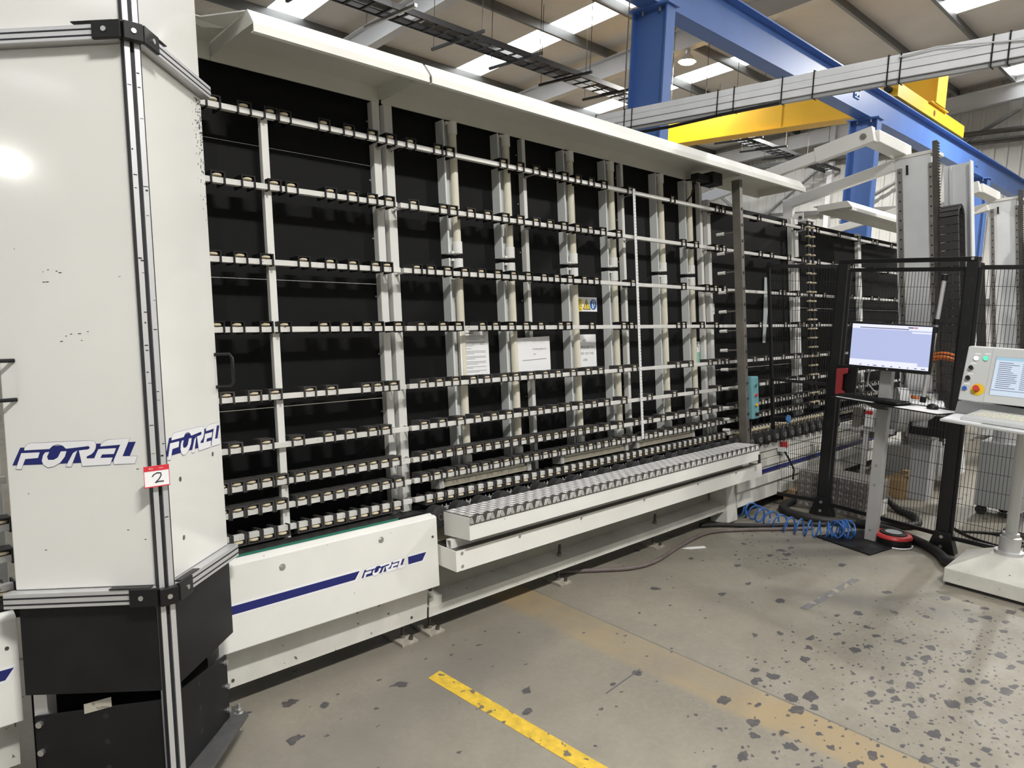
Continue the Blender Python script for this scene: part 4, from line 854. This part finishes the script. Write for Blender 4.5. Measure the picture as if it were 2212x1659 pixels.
part(t, 'cable', MB(o).box(2.0,24.0,9.80,9.87,6.03,6.055), BLACK); part(t, 'cable', MB(o).box(2.0,24.0,10.06,10.10,6.03,6.05), BLACK)
x = 2.66; k = 0
while x < 23.5:
    hb = part(t, 'hanger_bar', MB(o).box(x-0.022, x+0.022, 9.35, 10.75, 5.955, 6.0), ZINC if k in (3,8) else LADM)
    for y in (9.40, 10.70): part(hb, 'hanger_rod', MB(o).cyl((x,y,6.0),(x,y,roofz(y)-0.05),0.007,6), STEELD)
    x += 1.39; k += 1

# ---------------------------------------------------------------- safety fence
BLK = mat('fence_black', (0.008,0.008,0.009), 0.4)
def fence_post(label, x, y, ztop=2.0):
    t = thing('fence_post', label, 'post', (x, y, 0), group='black fence posts'); o = (x, y, 0)
    part(t, 'upright', MB(o).box(x-0.03, x+0.03, y-0.035, y+0.035, 0.0, ztop), BLK, 0.003)
    part(t, 'foot', MB(o).prism([(x-0.045,y-0.09,0.0),(x-0.045,y+0.09,0.0),(x-0.045,y+0.045,0.15),(x-0.045,y-0.045,0.15)], (0.09,0,0)), BLK, 0.003)
    for z in (0.045, 0.115): part(t, 'bolt', MB(o).cyl((x-0.045,y,z),(x-0.055,y,z),0.012,8), ZINC)
    for k in range(12): part(t, 'slot', MB(o).box(x-0.0304,x-0.0298,y-0.006,y+0.006,0.3+0.14*k,0.33+0.14*k), SLOT)
fence_post('left black fence post with the red handle lock beside it', 5.69, 2.215, 1.985)
fence_post('right black fence post behind the grey console', 5.51, 1.315, 1.985)
def fence_panel(name, label, A, B, z0, z1, mid=(1.02,), Btop=None, extra=None):
    """A,B: plan positions of the ends"""
    t = thing(name, label, 'fence', ((A[0]+B[0])/2, (A[1]+B[1])/2, 0), group='black mesh fence panels'); o = ((A[0]+B[0])/2, (A[1]+B[1])/2, 0)
    Bt = Btop or B
    def P(f, z):
        g = (z-z0)/(z1-z0); e = (B[0]+(Bt[0]-B[0])*g, B[1]+(Bt[1]-B[1])*g); return (A[0]+(e[0]-A[0])*f, A[1]+(e[1]-A[1])*f, z)
    for z in (z0, z1): part(t, 'frame_rail', MB(o).beam(P(0,z), P(1,z), 0.02, 0.028), BLK)
    for f in (0, 1): part(t, 'frame_stile', MB(o).beam(P(f,z0), P(f,z1), 0.022, 0.022, (1,0,0)), BLK)
    for z in mid: part(t, 'mid_rail', MB(o).beam(P(0,z), P(1,z), 0.016, 0.02), BLK)
    mb = MB(o); wl = math.dist(A, Bt); n = int(wl/0.0215)
    for i in range(1, n): mb.beam(P(i/n, z0), P(i/n, z1), 0.0027, 0.0027, (1,0,0))
    m = int((z1-z0)/0.115)
    for i in range(1, m): mb.beam(P(0,z0+(z1-z0)*i/m), P(1,z0+(z1-z0)*i/m), 0.0029, 0.0029)
    part(t, 'wire_mesh', mb, BLK)['kind'] = 'stuff'
    return t, o
fence_panel('mesh_fence', 'narrow black mesh panel between the machine and the left fence post', (5.69,2.255), (5.615,2.585), 0.11, 1.965, (1.05,), (5.60,2.785))
g, o = fence_panel('mesh_gate', 'black mesh gate between the two fence posts', (5.655,2.155), (5.535,1.36), 0.11, 1.935, (0.98,))
part(g, 'lock_plate', MB(o).box(5.60,5.625,2.02,2.165,0.98,1.22), BLK, 0.004)
part(g, 'red_handle', MB(o).prism([(5.585,2.155,1.19),(5.585,2.075,1.20),(5.585,2.075,1.16),(5.585,2.105,1.15),(5.585,2.105,1.03),(5.585,2.085,1.02),(5.585,2.085,0.99),(5.585,2.12,0.98),(5.585,2.15,1.0)], (-0.035,0,0)), mat('handle_red', (0.58,0.06,0.075), 0.4), 0.006)
part(g, 'lock_label', MB(o).box(5.598,5.6,2.14,2.16,1.06,1.13), PAPER)
part(g, 'closer_pole', MB(o).cyl((5.49,1.47,1.90),(5.47,1.52,1.02),0.014,10), ALUS)
for f in (0.02,0.36,0.42,0.70,0.97):
    p0 = Vector((5.49,1.47,1.90)); p1 = Vector((5.47,1.52,1.02)); a = p0.lerp(p1,f-0.015); b = p0.lerp(p1,f+0.03); part(g, 'pole_clip', MB(o).cyl(tuple(a),tuple(b),0.020,10), BLK)
fence_panel('mesh_fence', 'black mesh panel behind the grey console at the right edge', (5.51,1.27), (5.50,0.05), 0.11, 1.945, ())
t = thing('fence_tie_bar', 'black tie bar joining the tops of both fence posts over the gate', 'bar', (5.6,1.77,1.985)); o = (5.6,1.77,1.985)
part(t, 'bar', MB(o).beam((5.695,2.25,2.0),(5.505,1.28,2.0),0.05,0.03), BLK, 0.003); part(t, 'bolt', MB(o).cyl((5.48,1.315,2.0),(5.47,1.315,2.0),0.01,8), ZINC)

# ---------------------------------------------------------------- monitor stand
GREYP = mat('stand_grey', (0.36,0.36,0.355), 0.45, noise=0.05)
t = thing('monitor_stand', 'grey square post stand with black floor plate carrying the monitor', 'stand', (5.33,1.72,0)); o = (5.33,1.72,0)
part(t, 'floor_plate', MB(o).prism([(5.0,1.61,0),(5.41,1.535,0),(5.51,1.845,0),(5.09,2.02,0)], (0,0,0.012)), DARKPL, 0.002)
part(t, 'post', MB(o).box(5.30,5.37,1.682,1.757,0.012,1.30), GREYP, 0.004)
for z in (0.09,0.42,0.56,1.0): part(t, 'bolt', MB(o).cyl((5.30,1.72,z),(5.295,1.72,z),0.008,10), ZINC)
part(t, 'shelf_bracket', MB(o).prism([(5.16,1.66,1.0),(5.16,1.80,1.0),(5.30,1.76,0.955),(5.30,1.68,0.955)], (0,0,0.012)), BLK)
def rot2(c, ang, dx, dy): return (c[0]+dx*math.cos(ang)-dy*math.sin(ang), c[1]+dx*math.sin(ang)+dy*math.cos(ang))
def plate(mb, c, ang, x0, x1, y0, y1, z0, z1): return mb.prism([(*rot2(c,ang,a,b),z0) for a, b in ((x0,y0),(x1,y0),(x1,y1),(x0,y1))], (0,0,z1-z0))
kc, ka = (5.25,1.76), -0.30
part(t, 'shelf', plate(MB(o), kc, ka, -0.11, 0.17, -0.52, 0.27, 1.005, 1.015), BLK)
t = thing('monitor', 'flat black monitor with lavender screen on the grey post', 'monitor', (5.21,1.68,1.24)); o = (5.21,1.68,1.24)
part(t, 'housing', MB(o).prism([(5.20,1.42,1.235),(5.20,1.945,1.235),(5.20,1.945,1.562),(5.20,1.42,1.552)], (0.035,0,0)), BLACK, 0.005)
part(t, 'neck', MB(o).box(5.235,5.30,1.66,1.74,1.28,1.42), BLACK)
LAV = mat('screen_lavender', (0.02,0.02,0.03), 0.3, emit=(0.52,0.58,0.88), es=1.1)
SCW = mat('screen_white', (0.02,0.02,0.02), 0.3, emit=(0.80,0.82,1.0), es=1.3)
SCD = mat('screen_ink', (0.02,0.02,0.02), 0.4, emit=(0.25,0.27,0.45), es=0.6)
part(t, 'screen', MB(o).box(5.1985,5.2005,1.432,1.932,1.258,1.545), LAV)
mb = MB(o); mb.box(5.1978,5.1986,1.432,1.932,1.515,1.545).box(5.1978,5.1986,1.432,1.55,1.497,1.507).box(5.1978,5.1986,1.50,1.932,1.282,1.302).box(5.1978,5.1986,1.432,1.932,1.258,1.282)
part(t, 'screen_bars', mb, SCW)
mb = MB(o); mb.box(5.1972,5.1979,1.57,1.88,1.519,1.525)
for k in range(9): mb.box(5.1972,5.1979,1.45+0.05*k,1.456+0.05*k+random.uniform(0,0.02),1.264,1.270)
part(t, 'screen_marks', mb, SCD)['kind'] = 'stuff'
def face_text(parent, o, body, size, m, x, y, z, al='CENTER'):   # lettering facing the aisle (-X), reading towards -Y
    return place_text(parent, text_mesh(body, size, m, al), o, (x,y,z), (0,-1,0), (0,0,1), lean=False)
part(t, 'screen_logo', MB(o).box(5.1970,5.1977,1.542,1.575,1.529,1.538), SCD); part(t, 'screen_logo_red', MB(o).box(5.1970,5.1977,1.517,1.540,1.528,1.539), mat('screen_red',(0.02,0.02,0.02),0.4,emit=(0.9,0.35,0.45),es=0.9))
part(t, 'maker_badge', MB(o).cyl((5.1995,1.682,1.247),(5.198,1.682,1.247),0.006,16), ZINC)
part(t, 'cable', MB(o).tube([(5.25,1.80,1.26),(5.27,1.82,1.19),(5.29,1.83,1.13),(5.31,1.79,1.08),(5.32,1.75,1.07)],0.006,6), GREY)
part(t, 'cable', MB(o).tube([(5.25,1.60,1.26),(5.27,1.59,1.19),(5.29,1.60,1.15),(5.30,1.64,1.17),(5.3,1.65,1.26)],0.004,6), BLACK)
t = thing('keyboard', 'black keyboard on the shelf below the monitor', 'keyboard', (*kc,1.02)); o = (*kc,1.02)
part(t, 'paper_under', plate(MB(o), kc, ka, -0.10, 0.06, -0.05, 0.235, 1.0155, 1.018), PAPER)
part(t, 'case', plate(MB(o), kc, ka, -0.075, 0.08, -0.215, 0.25, 1.018, 1.033), BLACK, 0.003)
km = MB().box(-0.0075,0.0075,-0.0075,0.0075,0,0.006).mesh('key', DARKPL)
for r in range(6):
    for c in range(22):
        p = rot2(kc, ka, -0.062+0.0255*r, -0.20+0.0205*c); put('key', km, t, (p[0]-kc[0], p[1]-kc[1], 0.013), (0,0,ka))
t = thing('mouse', 'black computer mouse on white paper right of the keyboard', 'mouse', (5.17,1.375,1.02)); o = (5.17,1.375,1.02)
part(t, 'shell', MB(o).lathe((5.17,1.375,1.019),[(0.034,0.0),(0.036,0.008),(0.032,0.022),(0.02,0.032),(0.006,0.036)],18), BLACK)
t = thing('mouse_mat', 'sheet of white paper under the mouse', 'paper', (5.17,1.38,1.015)); o = (5.17,1.38,1.015)
part(t, 'sheet', plate(MB(o), kc, ka, -0.13, 0.10, -0.53, -0.24, 1.0155, 1.018), PAPER)

# ---------------------------------------------------------------- operator console
CONS = mat('console_grey', (0.56,0.57,0.57), 0.4, noise=0.03)
t = thing('operator_console', 'light grey operator console with buttons and screen on a round pole', 'console', (5.08,0.86,0)); o = (5.08,0.86,0)
x0,x1,y0,y1 = 4.835,5.34,0.60,1.13
bs = MB(o); bs.box(x0,x1,y0,y1,0.02,0.105)
part(t, 'base_edge', bs, mat('base_cream', (0.62,0.61,0.56), 0.45, noise=0.1, nscale=8, dirt=(0.70,24,(0.03,0.03,0.03))), 0.004)
part(t, 'base_rubber', MB(o).box(x0+0.01,x1-0.01,y0+0.01,y1-0.01,0.0,0.02), RUBBER)
bp_ = MB(o).add([(x0,y0,0.105),(x1,y0,0.105),(x1,y1,0.105),(x0,y1,0.105),(5.0,0.78,0.215),(5.16,0.78,0.215),(5.16,0.94,0.215),(5.0,0.94,0.215)], [(0,1,5,4),(1,2,6,5),(2,3,7,6),(3,0,4,7),(4,5,6,7),(0,3,2,1)])
part(t, 'base_pyramid', bp_, MATS['base_cream'])
part(t, 'collar', MB(o).lathe((5.08,0.86,0.215),[(0.075,0.0),(0.075,0.02),(0.056,0.022),(0.056,0.105),(0.046,0.11),(0.044,0.13),(0.034,0.132)],24), ALUS)
part(t, 'pole', MB(o).cyl((5.08,0.86,0.3),(5.08,0.86,1.03),0.031,20), mat('pole_grey', (0.62,0.63,0.61), 0.45))
part(t, 'tray', MB(o).prism([(4.573,1.174,1.028),(4.40,0.52,1.028),(4.92,0.50,1.028),(4.97,1.19,1.028)], (0,0,0.014)), CONS, 0.003)
part(t, 'tray_arm', MB(o).box(4.80,5.10,0.80,0.92,0.985,1.028), CONS)
part(t, 'tray_papers', MB(o).prism([(4.60,1.165,1.042),(4.55,0.98,1.042),(4.85,0.95,1.042),(4.90,1.17,1.042)], (0,0,0.002)), PAPER)
part(t, 'back_wing', MB(o).prism([(4.93,1.19,1.042),(4.93,0.55,1.042),(4.93,0.55,1.10),(4.93,1.15,1.125),(4.93,1.18,1.115)], (0.01,0,0)), CONS)
# tilted panel: bottom edge nearer than the top
def CP(y, v, d=0.0): return (4.82+0.34*v*0.32-d, y, 1.135+0.34*v*0.945)     # v 0..1 up the panel
def cbox(mb, ya, yb, va, vb, d0, d1):
    q = [CP(ya,va,d0),CP(yb,va,d0),CP(yb,vb,d0),CP(ya,vb,d0),CP(ya,va,d1),CP(yb,va,d1),CP(yb,vb,d1),CP(ya,vb,d1)]
    return mb.add(q, [(0,3,2,1),(4,5,6,7),(0,1,5,4),(1,2,6,5),(2,3,7,6),(3,0,4,7)])
part(t, 'panel', cbox(MB(o), 0.50, 1.155, 0.0, 0.98, -0.10, 0.0), CONS, 0.006)
part(t, 'panel_seam', cbox(MB(o), 1.026, 1.0285, 0.0, 0.98, -0.001, 0.0006), GREY)
part(t, 'panel_foot', MB(o).box(4.95,5.10,0.70,0.99,1.042,1.15), DARKPL)
sc = part(t, 'screen_frame', cbox(MB(o), 0.62, 1.008, 0.14, 0.83, -0.002, 0.0008), GREY)
SCB = mat('screen_bluewhite', (0.02,0.02,0.02), 0.3, emit=(0.74,0.86,1.0), es=1.0)
part(sc, 'screen', cbox(MB(o), 0.625, 1.002, 0.15, 0.82, 0.0, 0.0014), SCB)
part(sc, 'screen_header', cbox(MB(o), 0.625, 1.002, 0.765, 0.82, 0.0014, 0.0018), mat('screen_cyan', (0.02,0.02,0.02), 0.3, emit=(0.45,0.72,0.9), es=0.95))
mb = MB(o)
for i in range(14):
    v = 0.72-0.034*i
    cbox(mb, 0.985-random.uniform(0.06,0.10), 0.985, v, v+0.012, 0.0014, 0.0018); cbox(mb, 0.845, 0.870, v, v+0.012, 0.0014, 0.0018); cbox(mb, 0.80, 0.815, v, v+0.012, 0.0014, 0.0018)
cbox(mb, 0.625, 1.0, 0.235, 0.245, 0.0014, 0.0018)
part(sc, 'screen_text', mb, SCD)
def cbtn(y, v, r, h, m, name, ring=True):
    a = Vector(CP(y,v,0.0)); nrm = Vector((-0.945,0,0.32)); b = None
    if ring: b = part(t, 'button_ring', MB(o).cyl(tuple(a), tuple(a+nrm*0.005), r*1.25, 18), ZINC)
    return part(b or t, name, MB(o).cyl(tuple(a+nrm*0.004), tuple(a+nrm*h), r, 18), m)
cbtn(1.103,0.765,0.0125,0.010,mat('lamp_white',(0.8,0.8,0.9),0.3,emit=(0.85,0.85,1.0),es=1.6),'lamp_button')
cbtn(1.055,0.775,0.0125,0.010,mat('lamp_green',(0.05,0.6,0.3),0.3,emit=(0.10,0.95,0.45),es=1.1),'lamp_button')
cbtn(1.118,0.585,0.012,0.022,BLACK,'key_switch'); cbtn(1.124,0.40,0.0125,0.02,BLACK,'knob'); cbtn(1.131,0.215,0.012,0.012,mat('btn_blue',(0.02,0.10,0.45),0.3),'button')
part(t, 'stop_disc', MB(o).cyl(CP(1.066,0.215,0.0), tuple(Vector(CP(1.066,0.215,0.0))+Vector((-0.945,0,0.32))*0.003), 0.036, 24), mat('stop_yellow', (0.75,0.50,0.02), 0.4))
e = cbtn(1.070,0.22,0.0165,0.034,RED,'stop_button', False)
for y, v in ((1.10,0.84),(1.05,0.85),(1.112,0.665),(1.118,0.475),(1.125,0.29)): part(t, 'button_label', cbox(MB(o), y-0.014, y+0.014, v, v+0.022, 0.0, 0.0008), PAPER)
t = thing('console_keyboard', 'white keyboard lying on the console tray', 'keyboard', (4.98,0.86,1.0)); o = (4.98,0.86,1.0)
kq, kb_ = (4.69,0.82), -0.20
cz = MB(o); b0 = [(*rot2(kq,kb_,a,b),1.044) for a, b in ((-0.12,-0.25),(0.11,-0.25),(0.11,0.25),(-0.12,0.25))]; b1 = [(*rot2(kq,kb_,a,b),z) for a, b, z in ((-0.115,-0.245,1.066),(0.11,-0.245,1.092),(0.11,0.245,1.092),(-0.115,0.245,1.066))]
cz.add(b0+b1, [(0,3,2,1),(4,5,6,7),(0,1,5,4),(1,2,6,5),(2,3,7,6),(3,0,4,7)])
part(t, 'case', cz, CONS, 0.004)
kw = MB().box(-0.0075,0.0075,-0.0085,0.0085,-0.003,0.004).mesh('key', mat('key_cream', (0.74,0.72,0.62), 0.5))
for r in range(6):
    for c in range(17):
        p = rot2(kq, kb_, -0.05+0.0215*r, -0.16+0.0225*c); put('key', kw, t, (p[0]-4.98, p[1]-0.86, 0.0745+0.0024*r), (0,-0.11,kb_))

# ---------------------------------------------------------------- hoses and things on the floor
def smooth(pts, k=6):
    out = []; n = len(pts)
    for i in range(n-1):
        p0, p1, p2, p3 = [Vector(pts[max(0,min(n-1,j))]) for j in (i-1,i,i+1,i+2)]
        for q in range(k):
            u = q/k; out.append(tuple(0.5*((2*p1)+(p2-p0)*u+(2*p0-5*p1+4*p2-p3)*u*u+(3*p1-p0-3*p2+p3)*u**3)))
    return out + [tuple(pts[-1])]
def hose(name, label, pts, r, m, cat='hose'):
    o = put(name, MB(pts[0]).tube(smooth(pts), r, 10).mesh(name, m), None, pts[0]); return tag(o, label, cat)
HOSEB = mat('hose_black', (0.018,0.018,0.018), 0.55, noise=0.3, nscale=20); HOSEG = mat('hose_grey', (0.16,0.13,0.12), 0.6, noise=0.2, nscale=15)
hose('corrugated_hose', 'thick black hose winding past the cable reel to the console base', [(6.0,2.50,0.035),(5.70,2.50,0.033),(5.49,2.45,0.033),(5.42,2.30,0.033),(5.45,2.10,0.033),(5.60,1.86,0.033),(5.60,1.66,0.033),(5.52,1.50,0.033),(5.42,1.36,0.033),(5.28,1.25,0.033),(5.18,1.20,0.04),(5.12,1.12,0.06)], 0.031, HOSEB)
hose('grey_hose', 'thin grey hose curving out from under the step', [(2.98,2.80,0.014),(3.20,2.68,0.014),(3.35,2.585,0.014),(3.53,2.485,0.014),(3.75,2.46,0.014),(4.12,2.52,0.014),(4.50,2.545,0.014),(4.76,2.43,0.014),(5.06,2.22,0.014),(5.25,2.10,0.014)], 0.0125, HOSEG)
hose('black_hose', 'straight black hose lying beside the blue coil', [(4.6,2.66,0.018),(4.75,2.57,0.018),(4.95,2.38,0.018),(5.21,2.215,0.018),(5.40,2.07,0.018)], 0.016, HOSEB)
hose('black_hose', 'looped black hose behind the gate near the robot base', [(6.45,2.12,0.30),(6.33,2.0,0.15),(6.28,1.85,0.03),(6.15,1.68,0.03),(5.95,1.60,0.03),(5.80,1.68,0.03),(5.76,1.80,0.03)], 0.028, HOSEB)
hose('black_cable', 'thin black cable looped on the floor behind the right mesh panel', [(6.2,1.45,0.01),(6.0,1.25,0.01),(5.95,1.02,0.01),(6.15,0.96,0.01),(6.25,1.15,0.01),(6.1,1.35,0.01),(6.4,1.0,0.01),(6.6,0.5,0.01)], 0.009, BLACK, 'cable')
axis = smooth([(4.96,2.70,0.07),(5.13,2.58,0.066),(5.08,2.42,0.062),(5.04,2.22,0.058),(5.08,2.05,0.058),(5.15,1.93,0.058)], 40); n = len(axis); pts = []
for i, p in enumerate(axis):
    th = 2*math.pi*13*i/n; d = (Vector(axis[min(i+1,n-1)])-Vector(axis[max(i-1,0)])).normalized(); s_ = d.cross(Vector((0,0,1))).normalized(); r = 0.012 if i < n*0.06 else 0.057
    pts.append(tuple(Vector(p)+s_*math.cos(th)*r+Vector((0,0,1))*math.sin(th)*r))
for i in range(150):      # bunched end
    th = 2*math.pi*i/24; c = Vector((5.17+0.10*i/150, 1.91-0.07*i/150, 0.068)); pts.append((c.x+0.05*math.cos(th)*0.6+0.012*math.sin(i*0.7), c.y+0.045*math.cos(th)+0.012*math.cos(i*0.31), c.z+0.062*math.sin(th)))
BLUEH = mat('hose_blue', (0.035,0.13,0.40), 0.35)
tag(put('coiled_hose', MB(pts[0]).tube(pts, 0.0065, 7).mesh('coiled_hose', BLUEH), None, pts[0]), 'blue coiled air hose on the floor by the monitor stand', 'hose')
t = thing('air_gun_end', 'blue hose connector under the end of the step', 'connector', (4.80,2.72,0)); o = (4.80,2.72,0)
part(t, 'grip', MB(o).cyl((4.72,2.74,0.03),(4.86,2.71,0.035),0.014,10), mat('grip_blue', (0.02,0.10,0.2), 0.4)); part(t, 'nozzle', MB(o).cyl((4.86,2.71,0.035),(4.95,2.69,0.06),0.006,8), ZINC)
t = thing('cable_reel', 'round black and red cable reel beside the monitor stand plate', 'cable reel', (5.41,1.60,0)); o = (5.41,1.60,0)
part(t, 'drum', MB(o).lathe((5.41,1.60,0),[(0.118,0.0),(0.12,0.01),(0.12,0.05),(0.11,0.052)],28), BLACK)
part(t, 'red_ring', MB(o).lathe((5.41,1.60,0.05),[(0.121,0.0),(0.124,0.008),(0.115,0.022),(0.092,0.024)],28), RED)
part(t, 'centre', MB(o).lathe((5.41,1.60,0.072),[(0.09,0.0),(0.085,0.01),(0.03,0.012),(0.01,0.012)],24), DARKPL)
part(t, 'label', MB(o).lathe((5.41,1.60,0.0845),[(0.055,0.0),(0.05,0.001),(0.005,0.001)],20), GREY)
t = thing('white_cord', 'white cord trailing from the cable reel', 'cord', (5.3,1.53,0)); o = (5.3,1.53,0)
part(t, 'cord', MB(o).tube(smooth([(5.42,1.72,0.02),(5.36,1.74,0.01),(5.30,1.66,0.007),(5.28,1.54,0.007),(5.36,1.47,0.007),(5.44,1.48,0.007)]),0.005,6), PAPER)
t = thing('paper_scrap', 'white paper scrap on the floor by the grey hose', 'paper', (4.17,2.45,0)); o = (4.17,2.45,0)
part(t, 'scrap', MB(o).prism([(4.10,2.50,0.001),(4.14,2.455,0.001),(4.25,2.40,0.001),(4.27,2.43,0.001),(4.16,2.49,0.001)], (0,0,0.001)), PAPER)
TAPEY = mat('floor_tape_yellow', (0.66,0.44,0.045), 0.55, noise=0.25, nscale=25, dirt=(0.60, 18, (0.16,0.13,0.09)))
o = put('floor_tape', MB((1.86,2.31,0)).prism([(1.809,2.301,0.0005),(1.886,2.318,0.0005),(1.935,1.2,0.0005),(1.858,1.2,0.0005)], (0,0,0.0008)).mesh('floor_tape', TAPEY), None, (1.86,2.31,0)); tag(o, 'worn yellow tape line on the floor pointing at the machine', 'tape')
o = put('floor_tape', MB((4.1,1.53,0)).prism([(3.80,1.515,0.0005),(4.50,1.49,0.0005),(4.50,1.53,0.0005),(3.80,1.555,0.0005)], (0,0,0.0006)).mesh('floor_tape', mat('tape_grey', (0.17,0.165,0.17), 0.6, noise=0.3, nscale=40, dirt=(0.56,14,(0.29,0.265,0.21)))), None, (4.1,1.53,0)); tag(o, 'worn grey tape strip on the floor in front of the console', 'tape')
o = put('floor_tape', MB((2.45,1.73,0)).prism([(2.30,1.715,0.0005),(2.58,1.74,0.0005),(2.58,1.747,0.0005),(2.30,1.722,0.0005)], (0,0,0.0006)).mesh('floor_tape', mat('tape_dark', (0.11,0.105,0.105), 0.6)), None, (2.45,1.73,0)); tag(o, 'thin dark strip on the floor beside the ochre joint', 'tape')

# ---------------------------------------------------------------- clutter behind the fence
t = thing('tread_box', 'low silver tread plate box behind the gate', 'box', (5.95,2.2,0)); o = (5.95,2.2,0)
part(t, 'box', MB(o).box(5.80,6.12,1.88,2.48,0.0,0.30), mat('box_tread', (0.36,0.33,0.31), 0.4, metal=0.6, noise=0.15, nscale=10), 0.004)
mb = MB(o)
for i in range(6):
    for j in range(11):
        y, z = 1.92+0.052*j, 0.03+0.05*i
        for q in range(3): mb.beam((5.798,y-0.012+q*0.008,z-0.012),(5.798,y+q*0.008,z+0.012),0.002,0.003,(1,0,0)) if (i+j)%2 else mb.beam((5.798,y+q*0.008,z-0.012),(5.798,y-0.012+q*0.008,z+0.012),0.002,0.003,(1,0,0))
part(t, 'tread_lugs', mb, LUG)['kind'] = 'stuff'
part(t, 'white_end', MB(o).box(5.80,6.1,1.872,1.88,0.02,0.14), WHITE)
WOOD = mat('raw_timber', (0.46,0.31,0.16), 0.7, noise=0.15, nscale=12)
for lab, (a,b,c,d,z) in (('pale timber block behind the narrow mesh panel', (5.82,6.10,2.50,2.60,0.11)), ('pale timber board behind the grey stand post', (6.75,7.3,1.95,2.12,0.16))):
    o = put('timber_block', MB((a,c,0)).box(a,b,c,d,0,z).mesh('timber_block', WOOD), None, (a,c,0)); tag(o, lab, 'timber')
ORNG = mat('cable_orange', (0.62,0.17,0.03), 0.45)
for k, (dx, dz) in enumerate(((0,0),(0.03,0.03),(0.05,-0.02))):
    hose('power_cable', ('lowest', 'middle', 'outermost')[k]+' orange cable of the bunch feeding the near robot', [(7.05+dx,2.05,1.18+dz),(6.98+dx,1.85,1.26+dz),(6.98+dx,1.70,1.22+dz),(7.0+dx,1.62,1.05+dz),(7.05+dx,1.62,0.85)], 0.011, ORNG, 'cable')
hose('power_cable', 'orange cable hanging in a curve below the monitor shelf', [(6.95,2.08,0.88),(6.8,1.95,0.90),(6.75,1.82,0.84),(6.8,1.68,0.74),(6.9,1.58,0.73)], 0.016, ORNG, 'cable')
hose('power_cable', 'green cable running along the hanging orange cable', [(6.9,1.9,0.92),(6.8,1.80,0.86),(6.8,1.72,0.78),(6.88,1.62,0.76)], 0.008, mat('cable_green', (0.10,0.16,0.06), 0.5), 'cable')
t = thing('air_regulator', 'small air regulator with gauge behind the gate', 'regulator', (6.5,2.2,0.62)); o = (6.5,2.2,0.62)
part(t, 'bracket', MB(o).box(6.48,6.52,2.0,2.42,0.60,0.64), LGREY); part(t, 'stem', MB(o).box(6.49,6.51,2.2,2.24,0.0,0.60), LGREY)
for k, m in enumerate((LGREY, PAPER, STEEL)): part(t, 'regulator_body', MB(o).box(6.45,6.51,2.06+0.10*k,2.13+0.10*k,0.64,0.80), m, 0.005)
part(t, 'red_cap', MB(o).box(6.445,6.455,2.165,2.225,0.75,0.78), RED); part(t, 'gauge', MB(o).cyl((6.45,2.10,0.67),(6.43,2.10,0.67),0.03,16), PAPER)
t = thing('sealing_head', 'round metal sealing head with bolted flange behind the stand post', 'machine part', (6.7,2.0,0.5)); o = (6.7,2.0,0.5)
part(t, 'flange', MB(o).cyl((6.62,2.05,0.80),(6.66,1.98,0.80),0.19,28), LGREY); part(t, 'body', MB(o).cyl((6.66,1.98,0.80),(6.80,1.74,0.80),0.10,20), ALUS)
part(t, 'arm', MB(o).box(6.72,7.35,1.78,1.98,0.56,0.68), GREY, 0.01); part(t, 'controller', MB(o).box(6.68,6.80,1.62,1.94,0.60,0.78), BLACK, 0.006); part(t, 'rating_plate', MB(o).box(6.677,6.68,1.80,1.92,0.67,0.73), GREY)
part(t, 'pedestal', MB(o).box(6.85,7.05,1.80,1.95,0.0,0.56), GREY)
t = thing('waste_drum', 'small steel drum with grooved cuff behind the right mesh panel', 'drum', (6.9,1.25,0)); o = (6.9,1.25,0)
part(t, 'cabinet', MB(o).box(6.75,7.05,1.10,1.42,0.08,0.62), mat('cab_grey', (0.30,0.31,0.31), 0.5), 0.01); part(t, 'drum', MB(o).cyl((6.9,1.27,0.62),(6.9,1.27,0.92),0.10,18), ALUS)
part(t, 'duct', MB(o).tube(smooth([(6.9,1.27,0.92),(6.9,1.28,1.02),(6.93,1.36,1.12),(7.0,1.5,1.16)]),0.045,10), mat('duct_cream', (0.55,0.50,0.40), 0.6))
part(t, 'castor', MB(o).cyl((6.80,1.14,0.04),(6.84,1.14,0.04),0.04,12), RUBBER); part(t, 'castor', MB(o).cyl((6.80,1.38,0.04),(6.84,1.38,0.04),0.04,12), RUBBER); part(t, 'castor', MB(o).cyl((7.0,1.26,0.04),(7.04,1.26,0.04),0.04,12), RUBBER)
t = thing('floor_track', 'long low grey track on the floor behind the fence', 'track', (8.0,1.2,0)); o = (8.0,1.2,0)
part(t, 'track', MB(o).box(6.3,13.0,0.9,1.12,0.0,0.05), STEELD)
t = thing('far_cabinet', 'white and blue machine cabinet far behind the right mesh panel', 'cabinet', (9.4,1.1,0)); o = (9.4,1.1,0)
part(t, 'body', MB(o).box(9.0,9.8,0.2,1.35,0.45,1.15), LGREY, 0.01); part(t, 'blue_bucket', MB(o).cyl((8.9,1.1,0.45),(8.9,1.1,0.30),0.13,16), NAVY)
for x in (9.05,9.7):
    for y in (0.25,1.28): part(t, 'leg', MB(o).box(x,x+0.06,y,y+0.06,0,0.45), GREY)

t = lthing('canopy_actuator', 'black actuator with cable hanging under the canopy by the last tube light', 'actuator', 4.7, 0.2, 2.5); o = (4.7,0.2,2.5)
part(t, 'motor', L(*o).box(4.50,4.66,0.17,0.23,2.50,2.545), DARKPL, 0.004); part(t, 'clamp', L(*o).box(4.67,4.80,0.14,0.25,2.49,2.575), BLACK, 0.004)
part(t, 'cable', L(*o).tube([(4.52,0.2,2.50),(4.50,0.19,2.45),(4.53,0.15,2.40),(4.55,0.08,2.36)],0.005,6), BLACK)
part(t, 'bracket', L(*o).box(4.70,4.78,0.0,0.2,2.555,2.567), BLACKM)
